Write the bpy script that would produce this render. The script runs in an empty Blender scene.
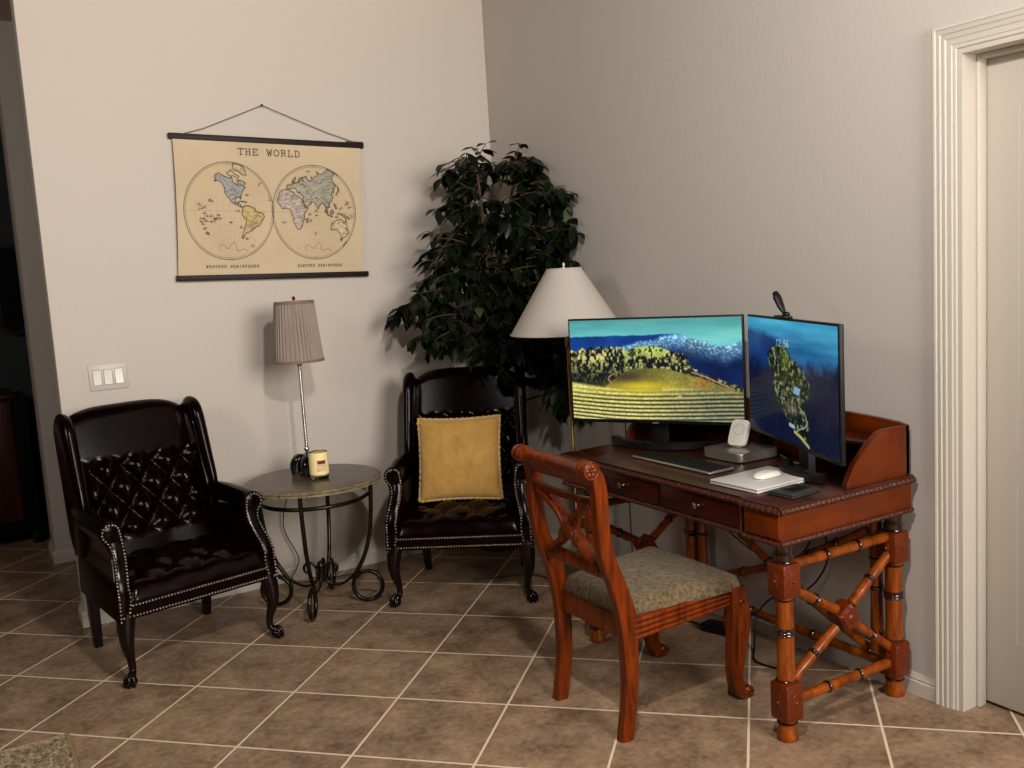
import bpy, bmesh, math, random
import numpy as np
from mathutils import Vector, Matrix, noise as mnoise
PI = math.pi
random.seed(7)
S = bpy.context.scene
COL = S.collection

# ------------------------------------------------------------------ camera
cam_d = bpy.data.cameras.new('camera')
cam = bpy.data.objects.new('camera', cam_d); COL.objects.link(cam)
Rv = Vector((0.857251, -0.511451, -0.059482)); Uv = Vector((0.113487, 0.074997, 0.990705)); Fv = Vector((0.502236, 0.856033, -0.122335))
m = Matrix((Rv, Uv, -Fv)).transposed().to_4x4()
m.translation = Vector((-2.67605, -4.63481, 1.50807))
cam.matrix_world = m
cam_d.sensor_width = 36; cam_d.lens = 959.48 / 1024 * 36; cam_d.clip_start = .05
S.camera = cam
# ------------------------------------------------------------------ world, lights, exposure
w = bpy.data.worlds.new('world'); S.world = w; w.use_nodes = True
w.node_tree.nodes['Background'].inputs[0].default_value = (1.0, .86, .72, 1)
w.node_tree.nodes['Background'].inputs[1].default_value = .012

def light(name, kind, loc, power, color, size, target=None, size_y=None, spread=None, blend=None):
    d = bpy.data.lights.new(name, kind); d.energy = power; d.color = color
    if kind == 'AREA':
        d.size = size
        if size_y: d.shape = 'RECTANGLE'; d.size_y = size_y
        if spread: d.spread = spread
    elif kind == 'SPOT':
        d.shadow_soft_size = size; d.spot_size = spread; d.spot_blend = blend
    else: d.shadow_soft_size = size
    o = bpy.data.objects.new(name, d); COL.objects.link(o); o.location = loc
    if target is not None:
        o.rotation_euler = (Vector(target) - Vector(loc)).to_track_quat('-Z', 'Y').to_euler()
    return o
WARM = (1, .94, .885)
light('ceiling_lamp_light', 'POINT', (-1.75, -3.50, 2.62), 160, WARM, .07)
light('rear_fill_light', 'AREA', (-.5, -6.6, 2.3), 325, WARM, 2.6, (-1.8, 0, 1.3), 1.8)  # broad fill added behind the camera to lift the map wall, no actual fixture
light('hall_fill_light', 'AREA', (-4.4, -2.6, 2.5), 30, WARM, .8, (-2.3, 1.2, 1.4))  # added fill that brightens the hall strip and wall end, not a room lamp
S.view_settings.view_transform = 'Standard'; S.view_settings.look = 'None'
S.view_settings.exposure = 0; S.view_settings.gamma = 1; S.view_settings.use_curve_mapping = False

# ------------------------------------------------------------------ materials
def lin(c): return tuple(((v / 255) / 12.92 if v / 255 <= .04045 else ((v / 255 + .055) / 1.055) ** 2.4) for v in c)
def mat(name, rgb, rough=.5, metal=0, spec=.5, coat=0, bump=None, vary=None, sheen=0, alpha=None, trans=0):
    """rgb sRGB 0-255; bump=(scale,strength); vary=(scale,rgb2,stretch)"""
    M = bpy.data.materials.new(name); M.use_nodes = True
    nt = M.node_tree; b = nt.nodes['Principled BSDF']
    b.inputs['Base Color'].default_value = (*lin(rgb), 1); b.inputs['Roughness'].default_value = rough
    b.inputs['Metallic'].default_value = metal; b.inputs['Specular IOR Level'].default_value = spec
    b.inputs['Coat Weight'].default_value = coat; b.inputs['Coat Roughness'].default_value = .12
    b.inputs['Sheen Weight'].default_value = sheen; b.inputs['Transmission Weight'].default_value = trans
    tc = nt.nodes.new('ShaderNodeTexCoord')
    if bump:
        n = nt.nodes.new('ShaderNodeTexNoise'); n.inputs['Scale'].default_value = bump[0]; n.inputs['Detail'].default_value = 4
        nt.links.new(tc.outputs['Object'], n.inputs['Vector'])
        bp = nt.nodes.new('ShaderNodeBump'); bp.inputs['Strength'].default_value = bump[1]; bp.inputs['Distance'].default_value = .01
        nt.links.new(n.outputs['Fac'], bp.inputs['Height']); nt.links.new(bp.outputs[0], b.inputs['Normal'])
    if vary:
        mp = nt.nodes.new('ShaderNodeMapping'); mp.inputs['Scale'].default_value = vary[2] if len(vary) > 2 else (1, 1, 1)
        n = nt.nodes.new('ShaderNodeTexNoise'); n.inputs['Scale'].default_value = vary[0]; n.inputs['Detail'].default_value = 5; n.inputs['Roughness'].default_value = .65
        nt.links.new(tc.outputs['Object'], mp.inputs[0]); nt.links.new(mp.outputs[0], n.inputs['Vector'])
        r = nt.nodes.new('ShaderNodeValToRGB'); r.color_ramp.elements[0].position = .35; r.color_ramp.elements[1].position = .68
        r.color_ramp.elements[0].color = (*lin(rgb), 1); r.color_ramp.elements[1].color = (*lin(vary[1]), 1)
        nt.links.new(n.outputs['Fac'], r.inputs[0]); nt.links.new(r.outputs[0], b.inputs['Base Color'])
    return M
def painted(name, rough=.7, emit=0, attr='print'):
    M = bpy.data.materials.new(name); M.use_nodes = True; nt = M.node_tree; b = nt.nodes['Principled BSDF']
    a = nt.nodes.new('ShaderNodeAttribute'); a.attribute_name = attr
    if emit:
        b.inputs['Base Color'].default_value = (.005, .005, .006, 1)
        nt.links.new(a.outputs['Color'], b.inputs['Emission Color']); b.inputs['Emission Strength'].default_value = emit; b.inputs['Specular IOR Level'].default_value = .08
    else: nt.links.new(a.outputs['Color'], b.inputs['Base Color'])
    b.inputs['Roughness'].default_value = rough
    return M

WALL = mat('wall_paint', (196, 186, 174), .85, bump=(55, .12), spec=.2)
WALLR = mat('side_wall_paint', (186, 178, 169), .85, bump=(55, .12), spec=.2)
HALLP = mat('hall_paint', (188, 180, 172), .85, spec=.2)
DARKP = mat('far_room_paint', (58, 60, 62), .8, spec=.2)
TRIM = mat('trim_paint', (190, 182, 169), .45)
DOORP = mat('door_paint', (188, 179, 166), .5)
LEATH = mat('oxblood_leather', (6, 1, 1), .17, spec=.13, bump=(140, .04), vary=(5, (13, 2, 2)))
DWOOD = mat('dark_mahogany', (13, 4, 3), .22, spec=.35)
NAIL = mat('pewter_nail', (158, 150, 138), .3, metal=1)
GOLD = mat('gold_cushion_fabric', (164, 122, 50), .8, bump=(30, .5), vary=(14, (180, 138, 66)), sheen=.3)
GOLD2 = mat('gold_ruffle', (182, 146, 84), .8, bump=(160, .5))
CHERRY = mat('cherry_wood', (120, 47, 1), .3, coat=.1, spec=.25, vary=(8, (62, 17, 0), (6, 6, .8)))
DESKW = mat('desk_wood', (100, 39, 1), .3, coat=.08, spec=.25, vary=(7, (74, 24, 1), (1, 1, 1)))
DESKR = mat('drawer_mahogany', (54, 11, 2), .32, coat=.1, spec=.3, vary=(8, (40, 6, 1), (1, .4, 3)))
DESKT = mat('desk_top_wood', (66, 27, 11), .28, coat=.12, spec=.35, vary=(9, (38, 13, 5), (1, .3, 1)))
CARVE = mat('carved_edge_wood', (66, 24, 8), .35, bump=(120, .6))
BAMB = mat('bamboo_turned_wood', (142, 68, 8), .28, coat=.15, spec=.3, vary=(10, (80, 28, 2), (3, 3, .6)))
BRING = mat('dark_bamboo_ring', (34, 12, 5), .2, coat=.5)
BLOCKW = mat('carved_block_wood', (92, 33, 2), .32, coat=.1, spec=.3, bump=(70, .5))
IRON = mat('bronze_iron', (34, 29, 25), .25, metal=.85, vary=(30, (58, 50, 40)))
STONE = mat('slate_table_top', (88, 74, 60), .28, bump=(35, .35), vary=(9, (56, 46, 37)), spec=.5)
STONE2 = mat('chipped_stone_edge', (96, 80, 62), .5, bump=(60, 1), vary=(40, (140, 122, 96)))
SHADE = mat('white_linen_shade', (176, 168, 158), .9, spec=.1)
PLEAT = mat('taupe_pleated_silk', (140, 124, 112), .7, bump=(200, .1))
PLEATB = mat('taupe_binding', (128, 106, 94), .7)
CHROME = mat('crystal_rod_chrome', (205, 200, 192), .2, metal=1)
BLACKG = mat('black_glass', (18, 15, 13), .08, spec=.7)
BRASS = mat('antique_brass', (150, 120, 78), .3, metal=1)
BLACK = mat('black_plastic', (8, 8, 9), .45, spec=.3)
BEZEL = mat('monitor_bezel', (7, 7, 8), .5, spec=.25)
SILV = mat('aluminium', (178, 172, 166), .32, metal=.85)
WHITE = mat('white_plastic', (226, 220, 208), .4)
LAPT = mat('silver_white_shell', (205, 200, 192), .38, metal=.2)
KEYS = mat('dark_keys', (12, 12, 14), .6, spec=.2)
CORD = mat('grey_cable', (150, 142, 130), .5)
CORDB = mat('brown_cord', (40, 30, 24), .5)
SEATF = mat('olive_tan_chenille', (66, 52, 32), .95, bump=(200, 1), vary=(75, (136, 114, 76)), sheen=.1)
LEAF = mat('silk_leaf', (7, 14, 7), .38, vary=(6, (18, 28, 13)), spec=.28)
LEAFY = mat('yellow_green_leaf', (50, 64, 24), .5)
BARK = mat('twisted_trunk', (66, 48, 34), .8, bump=(60, .6))
STICKB = mat('dark_wood_stick', (28, 13, 11), .55, spec=.25)
WAX = mat('candle_wax', (232, 208, 140), .5)
LABELC = mat('yellow_label', (250, 228, 160), .6)
RUGM = mat('woven_rug', (96, 78, 54), .95, bump=(80, 1))
BASKW = mat('wicker_pot', (60, 42, 28), .8, bump=(80, .7))
MIR = mat('dark_glass_panel', (16, 18, 22), .15)
REDC = mat('red_brown_cabinet', (72, 22, 10), .4, vary=(6, (38, 10, 6), (1, 1, .2)))
KNOB = mat('pewter_knob', (150, 138, 120), .25, metal=1)
GLASS = mat('clear_glass', (235, 235, 230), .03, trans=1)

# ------------------------------------------------------------------ mesh helpers
def bmn(): return bmesh.new()
def finish(bm, name, material, parent=None, loc=None, sharp=40, flat=False, mods=None, recalc=True):
    if recalc: bmesh.ops.recalc_face_normals(bm, faces=bm.faces)
    me = bpy.data.meshes.new(name); bm.to_mesh(me); bm.free()
    if not flat:
        me.shade_smooth()
        me.set_sharp_from_angle(angle=math.radians(sharp))
    ms = material if isinstance(material, (list, tuple)) else [material]
    for x in ms: me.materials.append(x)
    o = bpy.data.objects.new(name, me); COL.objects.link(o)
    if parent: o.parent = parent
    if loc: o.location = loc
    return o
def thing(name, label, cat, loc=(0, 0, 0), rz=0, group=None):
    o = bpy.data.objects.new(name, None); COL.objects.link(o); o.location = loc; o.rotation_euler = (0, 0, rz)
    o.empty_display_size = .1
    o['label'] = label; o['category'] = cat
    if group: o['group'] = group
    return o
def tag(o, label, cat, group=None):
    o['label'] = label; o['category'] = cat
    if group: o['group'] = group
    return o
def struct(o): o['kind'] = 'structure'; return o
def box(bm, a, b, bev=0, seg=2):
    r = bmesh.ops.create_cube(bm, size=1)
    vs = r['verts']
    for v in vs: v.co = Vector([(a[i] + b[i]) / 2 + v.co[i] * (b[i] - a[i]) for i in range(3)])
    if bev:
        es = list({e for v in vs for e in v.link_edges})
        bmesh.ops.bevel(bm, geom=es, offset=bev, segments=seg, affect='EDGES', profile=.5)
    return vs
def catmull(pts, n=6):
    P = [Vector(p) for p in pts]
    if len(P) < 3: return P
    out = []
    Q = [P[0] * 2 - P[1]] + P + [P[-1] * 2 - P[-2]]
    for i in range(1, len(Q) - 2):
        a, b, c, d = Q[i - 1:i + 3]
        for k in range(n):
            t = k / n
            out.append(.5 * ((2 * b) + (c - a) * t + (2 * a - 5 * b + 4 * c - d) * t * t + (3 * b - a - 3 * c + d) * t ** 3))
    out.append(P[-1]); return out
def tube(bm, pts, r, seg=10, smooth=0, closed=False, cap=True, sec=None, up=None):
    """sweep; r float or list; sec: list of (a,b) unit section, scaled by r; up: fixed reference vector"""
    if smooth:
        n0 = len(pts); P = catmull(pts, smooth)
        if not isinstance(r, (int, float)):
            r = list(r); rr = []
            for i in range(n0 - 1):
                for k in range(smooth):
                    t = k / smooth; t = t * t * (3 - 2 * t) if False else t
                    A, B = r[i], r[i + 1]
                    rr.append(tuple(x + (y - x) * t for x, y in zip(A, B)) if isinstance(A, tuple) else A + (B - A) * t)
            rr.append(r[-1]); r = rr
    else: P = [Vector(p) for p in pts]
    n = len(P)
    if isinstance(r, (int, float)): r = [r] * n
    if sec is None: sec = [(math.cos(2 * PI * k / seg), math.sin(2 * PI * k / seg)) for k in range(seg)]
    rings = []; prev = None
    for i in range(n):
        if closed: t = P[(i + 1) % n] - P[i - 1]
        else: t = P[min(i + 1, n - 1)] - P[max(i - 1, 0)]
        if t.length < 1e-9: t = Vector((0, 0, 1))
        t.normalize()
        if up is not None: a = Vector(up).cross(t)
        elif prev is None:
            a = t.cross(Vector((0, 0, 1)))
            if a.length < .1: a = t.cross(Vector((1, 0, 0)))
        else: a = prev - t * prev.dot(t)
        if a.length < 1e-6: a = Vector((1, 0, 0))
        a.normalize(); prev = a; b = t.cross(a)
        ra, rb = r[i] if isinstance(r[i], tuple) else (r[i], r[i])
        rings.append([bm.verts.new(P[i] + a * (x * ra) + b * (y * rb)) for x, y in sec])
    m_ = len(sec)
    for i in range(n if closed else n - 1):
        A, B = rings[i], rings[(i + 1) % n]
        for k in range(m_): bm.faces.new((A[k], A[(k + 1) % m_], B[(k + 1) % m_], B[k]))
    if cap and not closed:
        bm.faces.new(rings[0][::-1]); bm.faces.new(rings[-1])
    return rings
SQ = [(x * .5, y * .5) for x, y in ((-1, -.8), (-.8, -1), (.8, -1), (1, -.8), (1, .8), (.8, 1), (-.8, 1), (-1, .8))]  # chamfered square, full width = r
def lathe(bm, prof, c=(0, 0, 0), seg=24, axis=None, rot=0):
    """prof list of (r,z); closes with poles when r==0; axis: direction of z"""
    M = Vector((0, 0, 1)).rotation_difference(Vector(axis).normalized()).to_matrix() if axis is not None else Matrix.Identity(3)
    c = Vector(c); rings = []
    for r, z in prof:
        if r < 1e-6: rings.append([bm.verts.new(c + M @ Vector((0, 0, z)))])
        else: rings.append([bm.verts.new(c + M @ Vector((r * math.cos(2 * PI * k / seg + rot), r * math.sin(2 * PI * k / seg + rot), z))) for k in range(seg)])
    for A, B in zip(rings, rings[1:]):
        for k in range(seg):
            a, b = A[k % len(A)], A[(k + 1) % len(A)]; d, e = B[k % len(B)], B[(k + 1) % len(B)]
            if len(A) == 1 and len(B) == 1: continue
            if len(A) == 1: bm.faces.new((a, d, e))
            elif len(B) == 1: bm.faces.new((a, b, d))
            else: bm.faces.new((a, b, e, d))
    for g in (rings[0], rings[-1]):
        if len(g) > 1: bm.faces.new(g)
    return rings
def ball(bm, c, r, seg=12, sc=(1, 1, 1)):
    res = bmesh.ops.create_uvsphere(bm, u_segments=seg, v_segments=max(6, seg // 2 + 2), radius=1)
    for v in res['verts']: v.co = Vector((v.co.x * r * sc[0] + c[0], v.co.y * r * sc[1] + c[1], v.co.z * r * sc[2] + c[2]))
def prism(bm, poly, f, d0, d1, bev=0):
    """poly list (a,b); f(a,b,d)->xyz; extruded from d0 to d1"""
    A = [bm.verts.new(f(a, b, d0)) for a, b in poly]; B = [bm.verts.new(f(a, b, d1)) for a, b in poly]
    n = len(poly); fs = [bm.faces.new(A), bm.faces.new(B[::-1])]
    for i in range(n): fs.append(bm.faces.new((A[i], B[i], B[(i + 1) % n], A[(i + 1) % n])))
    if bev:
        es = [e for f_ in fs[:2] for e in f_.edges]
        bmesh.ops.bevel(bm, geom=es, offset=bev, segments=2, affect='EDGES', profile=.5)
def sheet(bm, f, nu, nv):
    g = [[bm.verts.new(f(i / nu, j / nv)) for j in range(nv + 1)] for i in range(nu + 1)]
    for i in range(nu):
        for j in range(nv): bm.faces.new((g[i][j], g[i + 1][j], g[i + 1][j + 1], g[i][j + 1]))
    return g

# ------------------------------------------------------------------ the room
def floor_mat():
    M = bpy.data.materials.new('ceramic_tile'); M.use_nodes = True; nt = M.node_tree; b = nt.nodes['Principled BSDF']; L = nt.links.new
    N = lambda t: nt.nodes.new('ShaderNode' + t)
    def math_(op, a, b_=None, c=None):
        n = N('Math'); n.operation = op
        for i, v in enumerate((a, b_, c)):
            if v is None: continue
            if isinstance(v, (int, float)): n.inputs[i].default_value = v
            else: L(v, n.inputs[i])
        return n.outputs[0]
    g = N('NewGeometry'); sp = N('SeparateXYZ'); L(g.outputs['Position'], sp.inputs[0])
    k = math.cos(PI / 4) / .4064
    dx = math_('ADD', sp.outputs[0], 2.8674); dy = math_('ADD', sp.outputs[1], .7116)
    tx = math_('MULTIPLY', math_('SUBTRACT', dx, dy), k); ty = math_('MULTIPLY', math_('ADD', dx, dy), k)
    gx = math_('ABSOLUTE', math_('SUBTRACT', math_('FRACT', math_('ADD', tx, .5)), .5))
    gy = math_('ABSOLUTE', math_('SUBTRACT', math_('FRACT', math_('ADD', ty, .5)), .5))
    gm = math_('MINIMUM', gx, gy)
    mr = N('MapRange'); L(gm, mr.inputs['Value']); mr.inputs['From Min'].default_value = .0085; mr.inputs['From Max'].default_value = .0125
    cell = N('CombineXYZ'); L(math_('FLOOR', tx), cell.inputs[0]); L(math_('FLOOR', ty), cell.inputs[1])
    wn = N('TexWhiteNoise'); L(cell.outputs[0], wn.inputs['Vector'])
    off = N('VectorMath'); off.operation = 'MULTIPLY_ADD'; L(wn.outputs['Color'], off.inputs[0]); off.inputs[1].default_value = (9, 9, 9); L(g.outputs['Position'], off.inputs[2])
    n1 = N('TexNoise'); n1.inputs['Scale'].default_value = 6; n1.inputs['Detail'].default_value = 8; n1.inputs['Roughness'].default_value = .7; L(off.outputs[0], n1.inputs['Vector'])
    n2 = N('TexNoise'); n2.inputs['Scale'].default_value = 45; n2.inputs['Detail'].default_value = 4; L(off.outputs[0], n2.inputs['Vector'])
    f = math_('ADD', math_('MULTIPLY', n1.outputs['Fac'], .7), math_('MULTIPLY', n2.outputs['Fac'], .3))
    r = N('ValToRGB'); L(f, r.inputs[0]); e = r.color_ramp.elements
    e[0].position = .36; e[0].color = (*lin((96, 76, 58)), 1); e[1].position = .64; e[1].color = (*lin((160, 133, 106)), 1)
    x = e.new(.5); x.color = (*lin((134, 109, 86)), 1)
    mx = N('Mix'); mx.data_type = 'RGBA'; L(mr.outputs[0], mx.inputs['Factor']); mx.inputs['A'].default_value = (*lin((214, 190, 162)), 1); L(r.outputs[0], mx.inputs['B'])
    L(mx.outputs['Result'], b.inputs['Base Color'])
    rr = math_('SUBTRACT', .85, math_('MULTIPLY', mr.outputs[0], .37)); L(rr, b.inputs['Roughness'])
    b.inputs['Specular IOR Level'].default_value = .35
    bp = N('Bump'); bp.inputs['Distance'].default_value = .003; bp.inputs['Strength'].default_value = .5
    L(math_('ADD', mr.outputs[0], math_('MULTIPLY', f, .35)), bp.inputs['Height']); L(bp.outputs[0], b.inputs['Normal'])
    return M
HC = 2.95
def block(name, a, b, m_, bev=0):
    bm = bmn(); box(bm, a, b, bev); return struct(finish(bm, name, m_))
block('floor', (-6, -6, -.1), (1.6, 4, 0), floor_mat())
XL = -2.268                                              # left end of the map wall
block('wall_back', (XL, 0, 0), (0.0, .14, HC), WALL, .006)
DY0, DY1, DH = -2.802, -3.68, 2.064                      # door opening in the right wall
bm = bmn()
box(bm, (0, DY0, 0), (.16, .14, HC)); box(bm, (0, DY1, DH), (.16, DY0, HC)); box(bm, (0, -6, 0), (.16, DY1, HC))
struct(finish(bm, 'wall_right', WALLR))
block('wall_hall', (XL - .005, 1.22, 0), (1.4, 1.50, HC), HALLP, .006)
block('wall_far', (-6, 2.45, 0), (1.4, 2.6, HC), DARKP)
block('ceiling', (-6, -.6, HC), (1.6, 4, HC + .1), WALL)
block('wall_hall_end', (1.3, .14, 0), (1.4, 1.22, HC), HALLP)
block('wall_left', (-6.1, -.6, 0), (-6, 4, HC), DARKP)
# baseboards with a moulded profile
BBP = [(0, 0), (.016, 0), (.016, .046), (.011, .050), (.013, .056), (.009, .062), (.006, .070), (0, .072)]
def baseboard(name, p0, p1, nrm):
    bm = bmn(); p0 = Vector(p0); p1 = Vector(p1); n = Vector(nrm)
    A = [bm.verts.new(p0 + n * a + Vector((0, 0, z))) for a, z in BBP]; B = [bm.verts.new(p1 + n * a + Vector((0, 0, z))) for a, z in BBP]
    k = len(A); bm.faces.new(A); bm.faces.new(B[::-1])
    for i in range(k): bm.faces.new((A[i], B[i], B[(i + 1) % k], A[(i + 1) % k]))
    return struct(finish(bm, name, TRIM, sharp=25))
baseboard('baseboard_back', (XL - .016, 0, 0), (-.016, 0, 0), (0, -1, 0))
baseboard('baseboard_back_end', (XL, -.001, 0), (XL, .14, 0), (-1, 0, 0))
baseboard('baseboard_right', (0, -.002, 0), (0, -2.728, 0), (-1, 0, 0))
baseboard('baseboard_hall', (XL - .021, 1.22, 0), (1.3, 1.22, 0), (0, -1, 0))
baseboard('baseboard_hall_end', (XL - .005, 1.219, 0), (XL - .005, 1.50, 0), (-1, 0, 0))
# door casing: colonial profile (w across, t thickness off the wall)
CP = [(0, 0), (0, .018), (.006, .021), (.012, .0195), (.015, .0165), (.020, .018), (.027, .018), (.031, .0145), (.036, .016), (.043, .0155), (.047, .0125), (.054, .013), (.062, .012), (.065, .0095), (.074, .008), (.077, .005), (.077, 0)]
bm = bmn()
yo, zo = -2.724, 2.142
def cs(path):
    rings = []
    for (py, pz, oy, oz) in path: rings.append([bm.verts.new((-t, py + oy * w_, pz + oz * w_)) for w_, t in CP])
    for A, B in zip(rings, rings[1:]):
        for k in range(len(CP)): bm.faces.new((A[k], A[(k + 1) % len(CP)], B[(k + 1) % len(CP)], B[k]))
    bm.faces.new(rings[0]); bm.faces.new(rings[-1][::-1])
cs([(yo, 0, -1, 0), (yo, zo, -1, -1), (DY1 - .078, zo, 1, -1), (DY1 - .078, 0, 1, 0)])
struct(finish(bm, 'trim_1', TRIM, sharp=25))
bm = bmn()                                               # jamb lining and stop
box(bm, (-.004, DY0 - .014, 0), (.16, DY0, DH)); box(bm, (-.0038, DY1 + .014, DH - .014), (.1598, DY0 - .014, DH + .0005)); box(bm, (-.004, DY1, 0), (.16, DY1 + .014, DH))
box(bm, (.062, DY0 - .026, 0), (.1, DY0 - .014, DH - .014), .003); box(bm, (.062, DY1 + .014, DH - .028), (.1, DY0 - .027, DH - .0142), .003)
struct(finish(bm, 'trim_2', TRIM))
# panelled door leaf, recessed
dr = struct(thing('door_1', '', ''))
for k_ in ('label', 'category'): del dr[k_]
bm = bmn(); y0, y1 = DY0 - .016, DY1 + .016
box(bm, (.102, y1, .014), (.137, y0, DH - .018), .002)
finish(bm, 'door_leaf', DOORP, dr)
def panel(ya, yb, za, zb):
    bm = bmn(); f = lambda o, d: [bm.verts.new((d, y, z)) for y, z in ((ya - o, za + o), (yb + o, za + o), (yb + o, zb - o), (ya - o, zb - o))]
    rings = [f(0, .1015), f(.006, .108), (f(.014, .108)), f(.03, .1015), f(.05, .1015), f(.065, .098)]
    for A, B in zip(rings, rings[1:]):
        for k in range(4): bm.faces.new((A[k], A[(k + 1) % 4], B[(k + 1) % 4], B[k]))
    bm.faces.new(rings[-1]); finish(bm, 'door_panel', TRIM, dr, sharp=20)
ym = (y0 + y1) / 2
for ya, yb in ((y0 - .110, ym + .04), (ym - .04, y1 + .115)):
    panel(ya, yb, .85, 1.89); panel(ya, yb, .24, .75)

# ------------------------------------------------------------------ wing armchairs
def smooth01(t): t = max(0, min(1, t)); return t * t * (3 - 2 * t)
def tuft(x, z, z0, z1, pitchx, pitchz, amp):
    a = x / pitchx + (z - z0) / pitchz; b = x / pitchx - (z - z0) / pitchz
    h = (abs(math.sin(PI * a)) * abs(math.sin(PI * b))) ** .6
    fade = smooth01((z - z0 + .04) / .06) * smooth01((z1 - z) / .05)
    return amp * ((h - .55) * fade)
def cabriole(bm, x, y, h, out):
    """front leg: knee leaning outward, thin ankle, claw-and-ball foot"""
    ox, oy = out
    pts = [(x, y, h + .02), (x + ox * .012, y + oy * .012, h - .03), (x + ox * .016, y + oy * .018, h * .62), (x - ox * .002, y - oy * .004, h * .36), (x - ox * .004, y - oy * .006, h * .2), (x + ox * .014, y + oy * .016, .035), (x + ox * .016, y + oy * .018, .012)]
    tube(bm, pts, [.036, .034, .025, .0155, .0135, .018, .014], seg=12, smooth=4)
    c = (x + ox * .018, y + oy * .022, .021)
    ball(bm, c, .022, 12, (1.05, 1.1, .95))
    for k in range(3):                                   # talons over the ball
        a = math.atan2(oy, ox) + (k - 1) * .8
        tube(bm, [(c[0] + math.cos(a) * .004, c[1] + math.sin(a) * .004, .052), (c[0] + math.cos(a) * .021, c[1] + math.sin(a) * .021, .036), (c[0] + math.cos(a) * .027, c[1] + math.sin(a) * .027, .014), (c[0] + math.cos(a) * .023, c[1] + math.sin(a) * .023, .003)], [.007, .008, .006, .004], seg=7, smooth=3)
def armchair(label, loc, rz, group):
    t = thing('wing_armchair', label, 'armchair', loc, rz, group)
    # seat frame
    bm = bmn()
    prism(bm, [(-.332, .0), (.332, .0), (.272, .55), (-.272, .55)], lambda a, b, d: (a, b, d), .262, .345, .006)
    finish(bm, 'seat_frame', LEATH, t)
    # domed, tufted seat
    bm = bmn()
    def fs(u, v):
        x = (u * 2 - 1) * .285; y = -.006 + v * .52
        edge = min(1, (1 - abs(u * 2 - 1)) / .09) * min(1, v / .10); edge = math.sqrt(max(0, 1 - (1 - edge) ** 2))
        z = .335 + .056 * edge + .032 * math.sin(PI * min(1, v * 1.1)) * (1 - (u * 2 - 1) ** 2)
        a = x / .15 + y / .2; b = x / .15 - y / .2
        z += .022 * ((abs(math.sin(PI * a)) * abs(math.sin(PI * b))) ** .45 - .5) * edge * (1 if v > .12 else v / .12)
        return (x, y, z)
    sheet(bm, fs, 48, 40)
    finish(bm, 'seat', LEATH, t, sharp=80)
    bp = []
    for i in range(-1, 3):
        for j in range(0, 5):
            x = (i - .5 + (j % 2) * .5) * .15; y = j * .1 + .1
            if abs(x) < .24 and y < .5: bp.append((x, y))
    for x, y in bp:
        p = fs((x / .285 + 1) / 2, (y + .006) / .52); b_ = bmn(); ball(b_, (p[0], p[1], p[2] + .002), .008, 8, (1, 1, .6)); finish(b_, 'button', LEATH, t)
    # back with bowed crest
    def top(x): return .968 + .048 * (1 - min(1, abs(x) / .255) ** 4)
    def by(z): return .435 + (z - .36) * .27
    bm = bmn()
    def fb(u, v):
        x = (u * 2 - 1) * .268; z = .36 + v * (top(x) - .36)
        e = min(1, (1 - v) / .07); e = math.sqrt(max(0, 1 - (1 - e) ** 2))
        y = by(z) + .03 * (1 - e) - .012 * math.cos(x / .268 * PI / 2)
        y -= tuft(x, z, .49, .81, .134, .176, .048)
        return (x, y, z)
    g = sheet(bm, fb, 72, 84)
    # rear shell
    nu = 72; back = []
    for i in range(nu + 1):
        x = (i / nu * 2 - 1) * .268
        back.append([bm.verts.new((x, by(top(x)) + .055, top(x) - .003)), bm.verts.new((x, by(top(x)) + .10, top(x) - .03)), bm.verts.new((x, by(.36) + .13, .30))])
    for i in range(nu):
        bm.faces.new((g[i][84], g[i + 1][84], back[i + 1][0], back[i][0]))
        for k in range(2): bm.faces.new((back[i][k], back[i + 1][k], back[i + 1][k + 1], back[i][k + 1]))
    finish(bm, 'backrest', LEATH, t, sharp=80)
    for j in range(0, 4):
        for i in range(-2, 3):
            x = (i + (0 if j % 2 == 0 else .5)) * .134; z = .49 + j * .176 / 2
            if abs(x) < .235 and z < .87:
                b_ = bmn(); ball(b_, (x, by(z) + .004, z), .009, 8, (1, .6, 1)); finish(b_, 'button', LEATH, t)
    # wings
    for s in (-1, 1):
        bm = bmn()
        prof = [(.395, .56), (.415, .66), (.445, .78), (.468, .88), (.482, .94), (.498, .972), (.53, .985), (.575, .982), (.618, .96), (.63, .92), (.60, .70), (.545, .50), (.515, .42), (.44, .42)]
        sk = lambda y, z: y + .055 * max(0, z - .36)
        prism(bm, prof, lambda y, z, d: (s * (d - (.012 if z > .5 else 0)), sk(y, z), z), .262, .305, .008)
        tube(bm, [(s * (.285 - .008 * k), sk(y, z), z) for y, z, k in ((.40, .56, 0), (.412, .66, .3), (.443, .78, .6), (.466, .88, .8), (.482, .94, 1), (.505, .975, 1), (.55, .985, 1), (.60, .965, 1))], [.014, .021, .025, .027, .028, .027, .025, .016], seg=12, smooth=4)
        finish(bm, 'wing', LEATH, t, sharp=50)
    # arms: scrolled roll over a swept front
    for s in (-1, 1):
        bm = bmn()
        lv = [(.345, .272, .334, .0), (.385, .275, .334, .004), (.43, .268, .328, .022), (.475, .258, .318, .05), (.515, .252, .314, .074), (.55, .254, .326, .09)]
        lv = [(.262, .286, .336, -.002)] + lv
        rows = []
        for z, xi, xo, yf in lv:
            rows.append([bm.verts.new((s * (xi - .03), .52, z)), bm.verts.new((s * xi, yf + .008, z)), bm.verts.new((s * (xi + .008), yf, z)), bm.verts.new((s * (xo - .008), yf, z)), bm.verts.new((s * xo, yf + .008, z)), bm.verts.new((s * (xo - .042), .535, z))])
        for A, B in zip(rows, rows[1:]):
            for k in range(6): bm.faces.new((A[k], A[(k + 1) % 6], B[(k + 1) % 6], B[k]))
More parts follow.
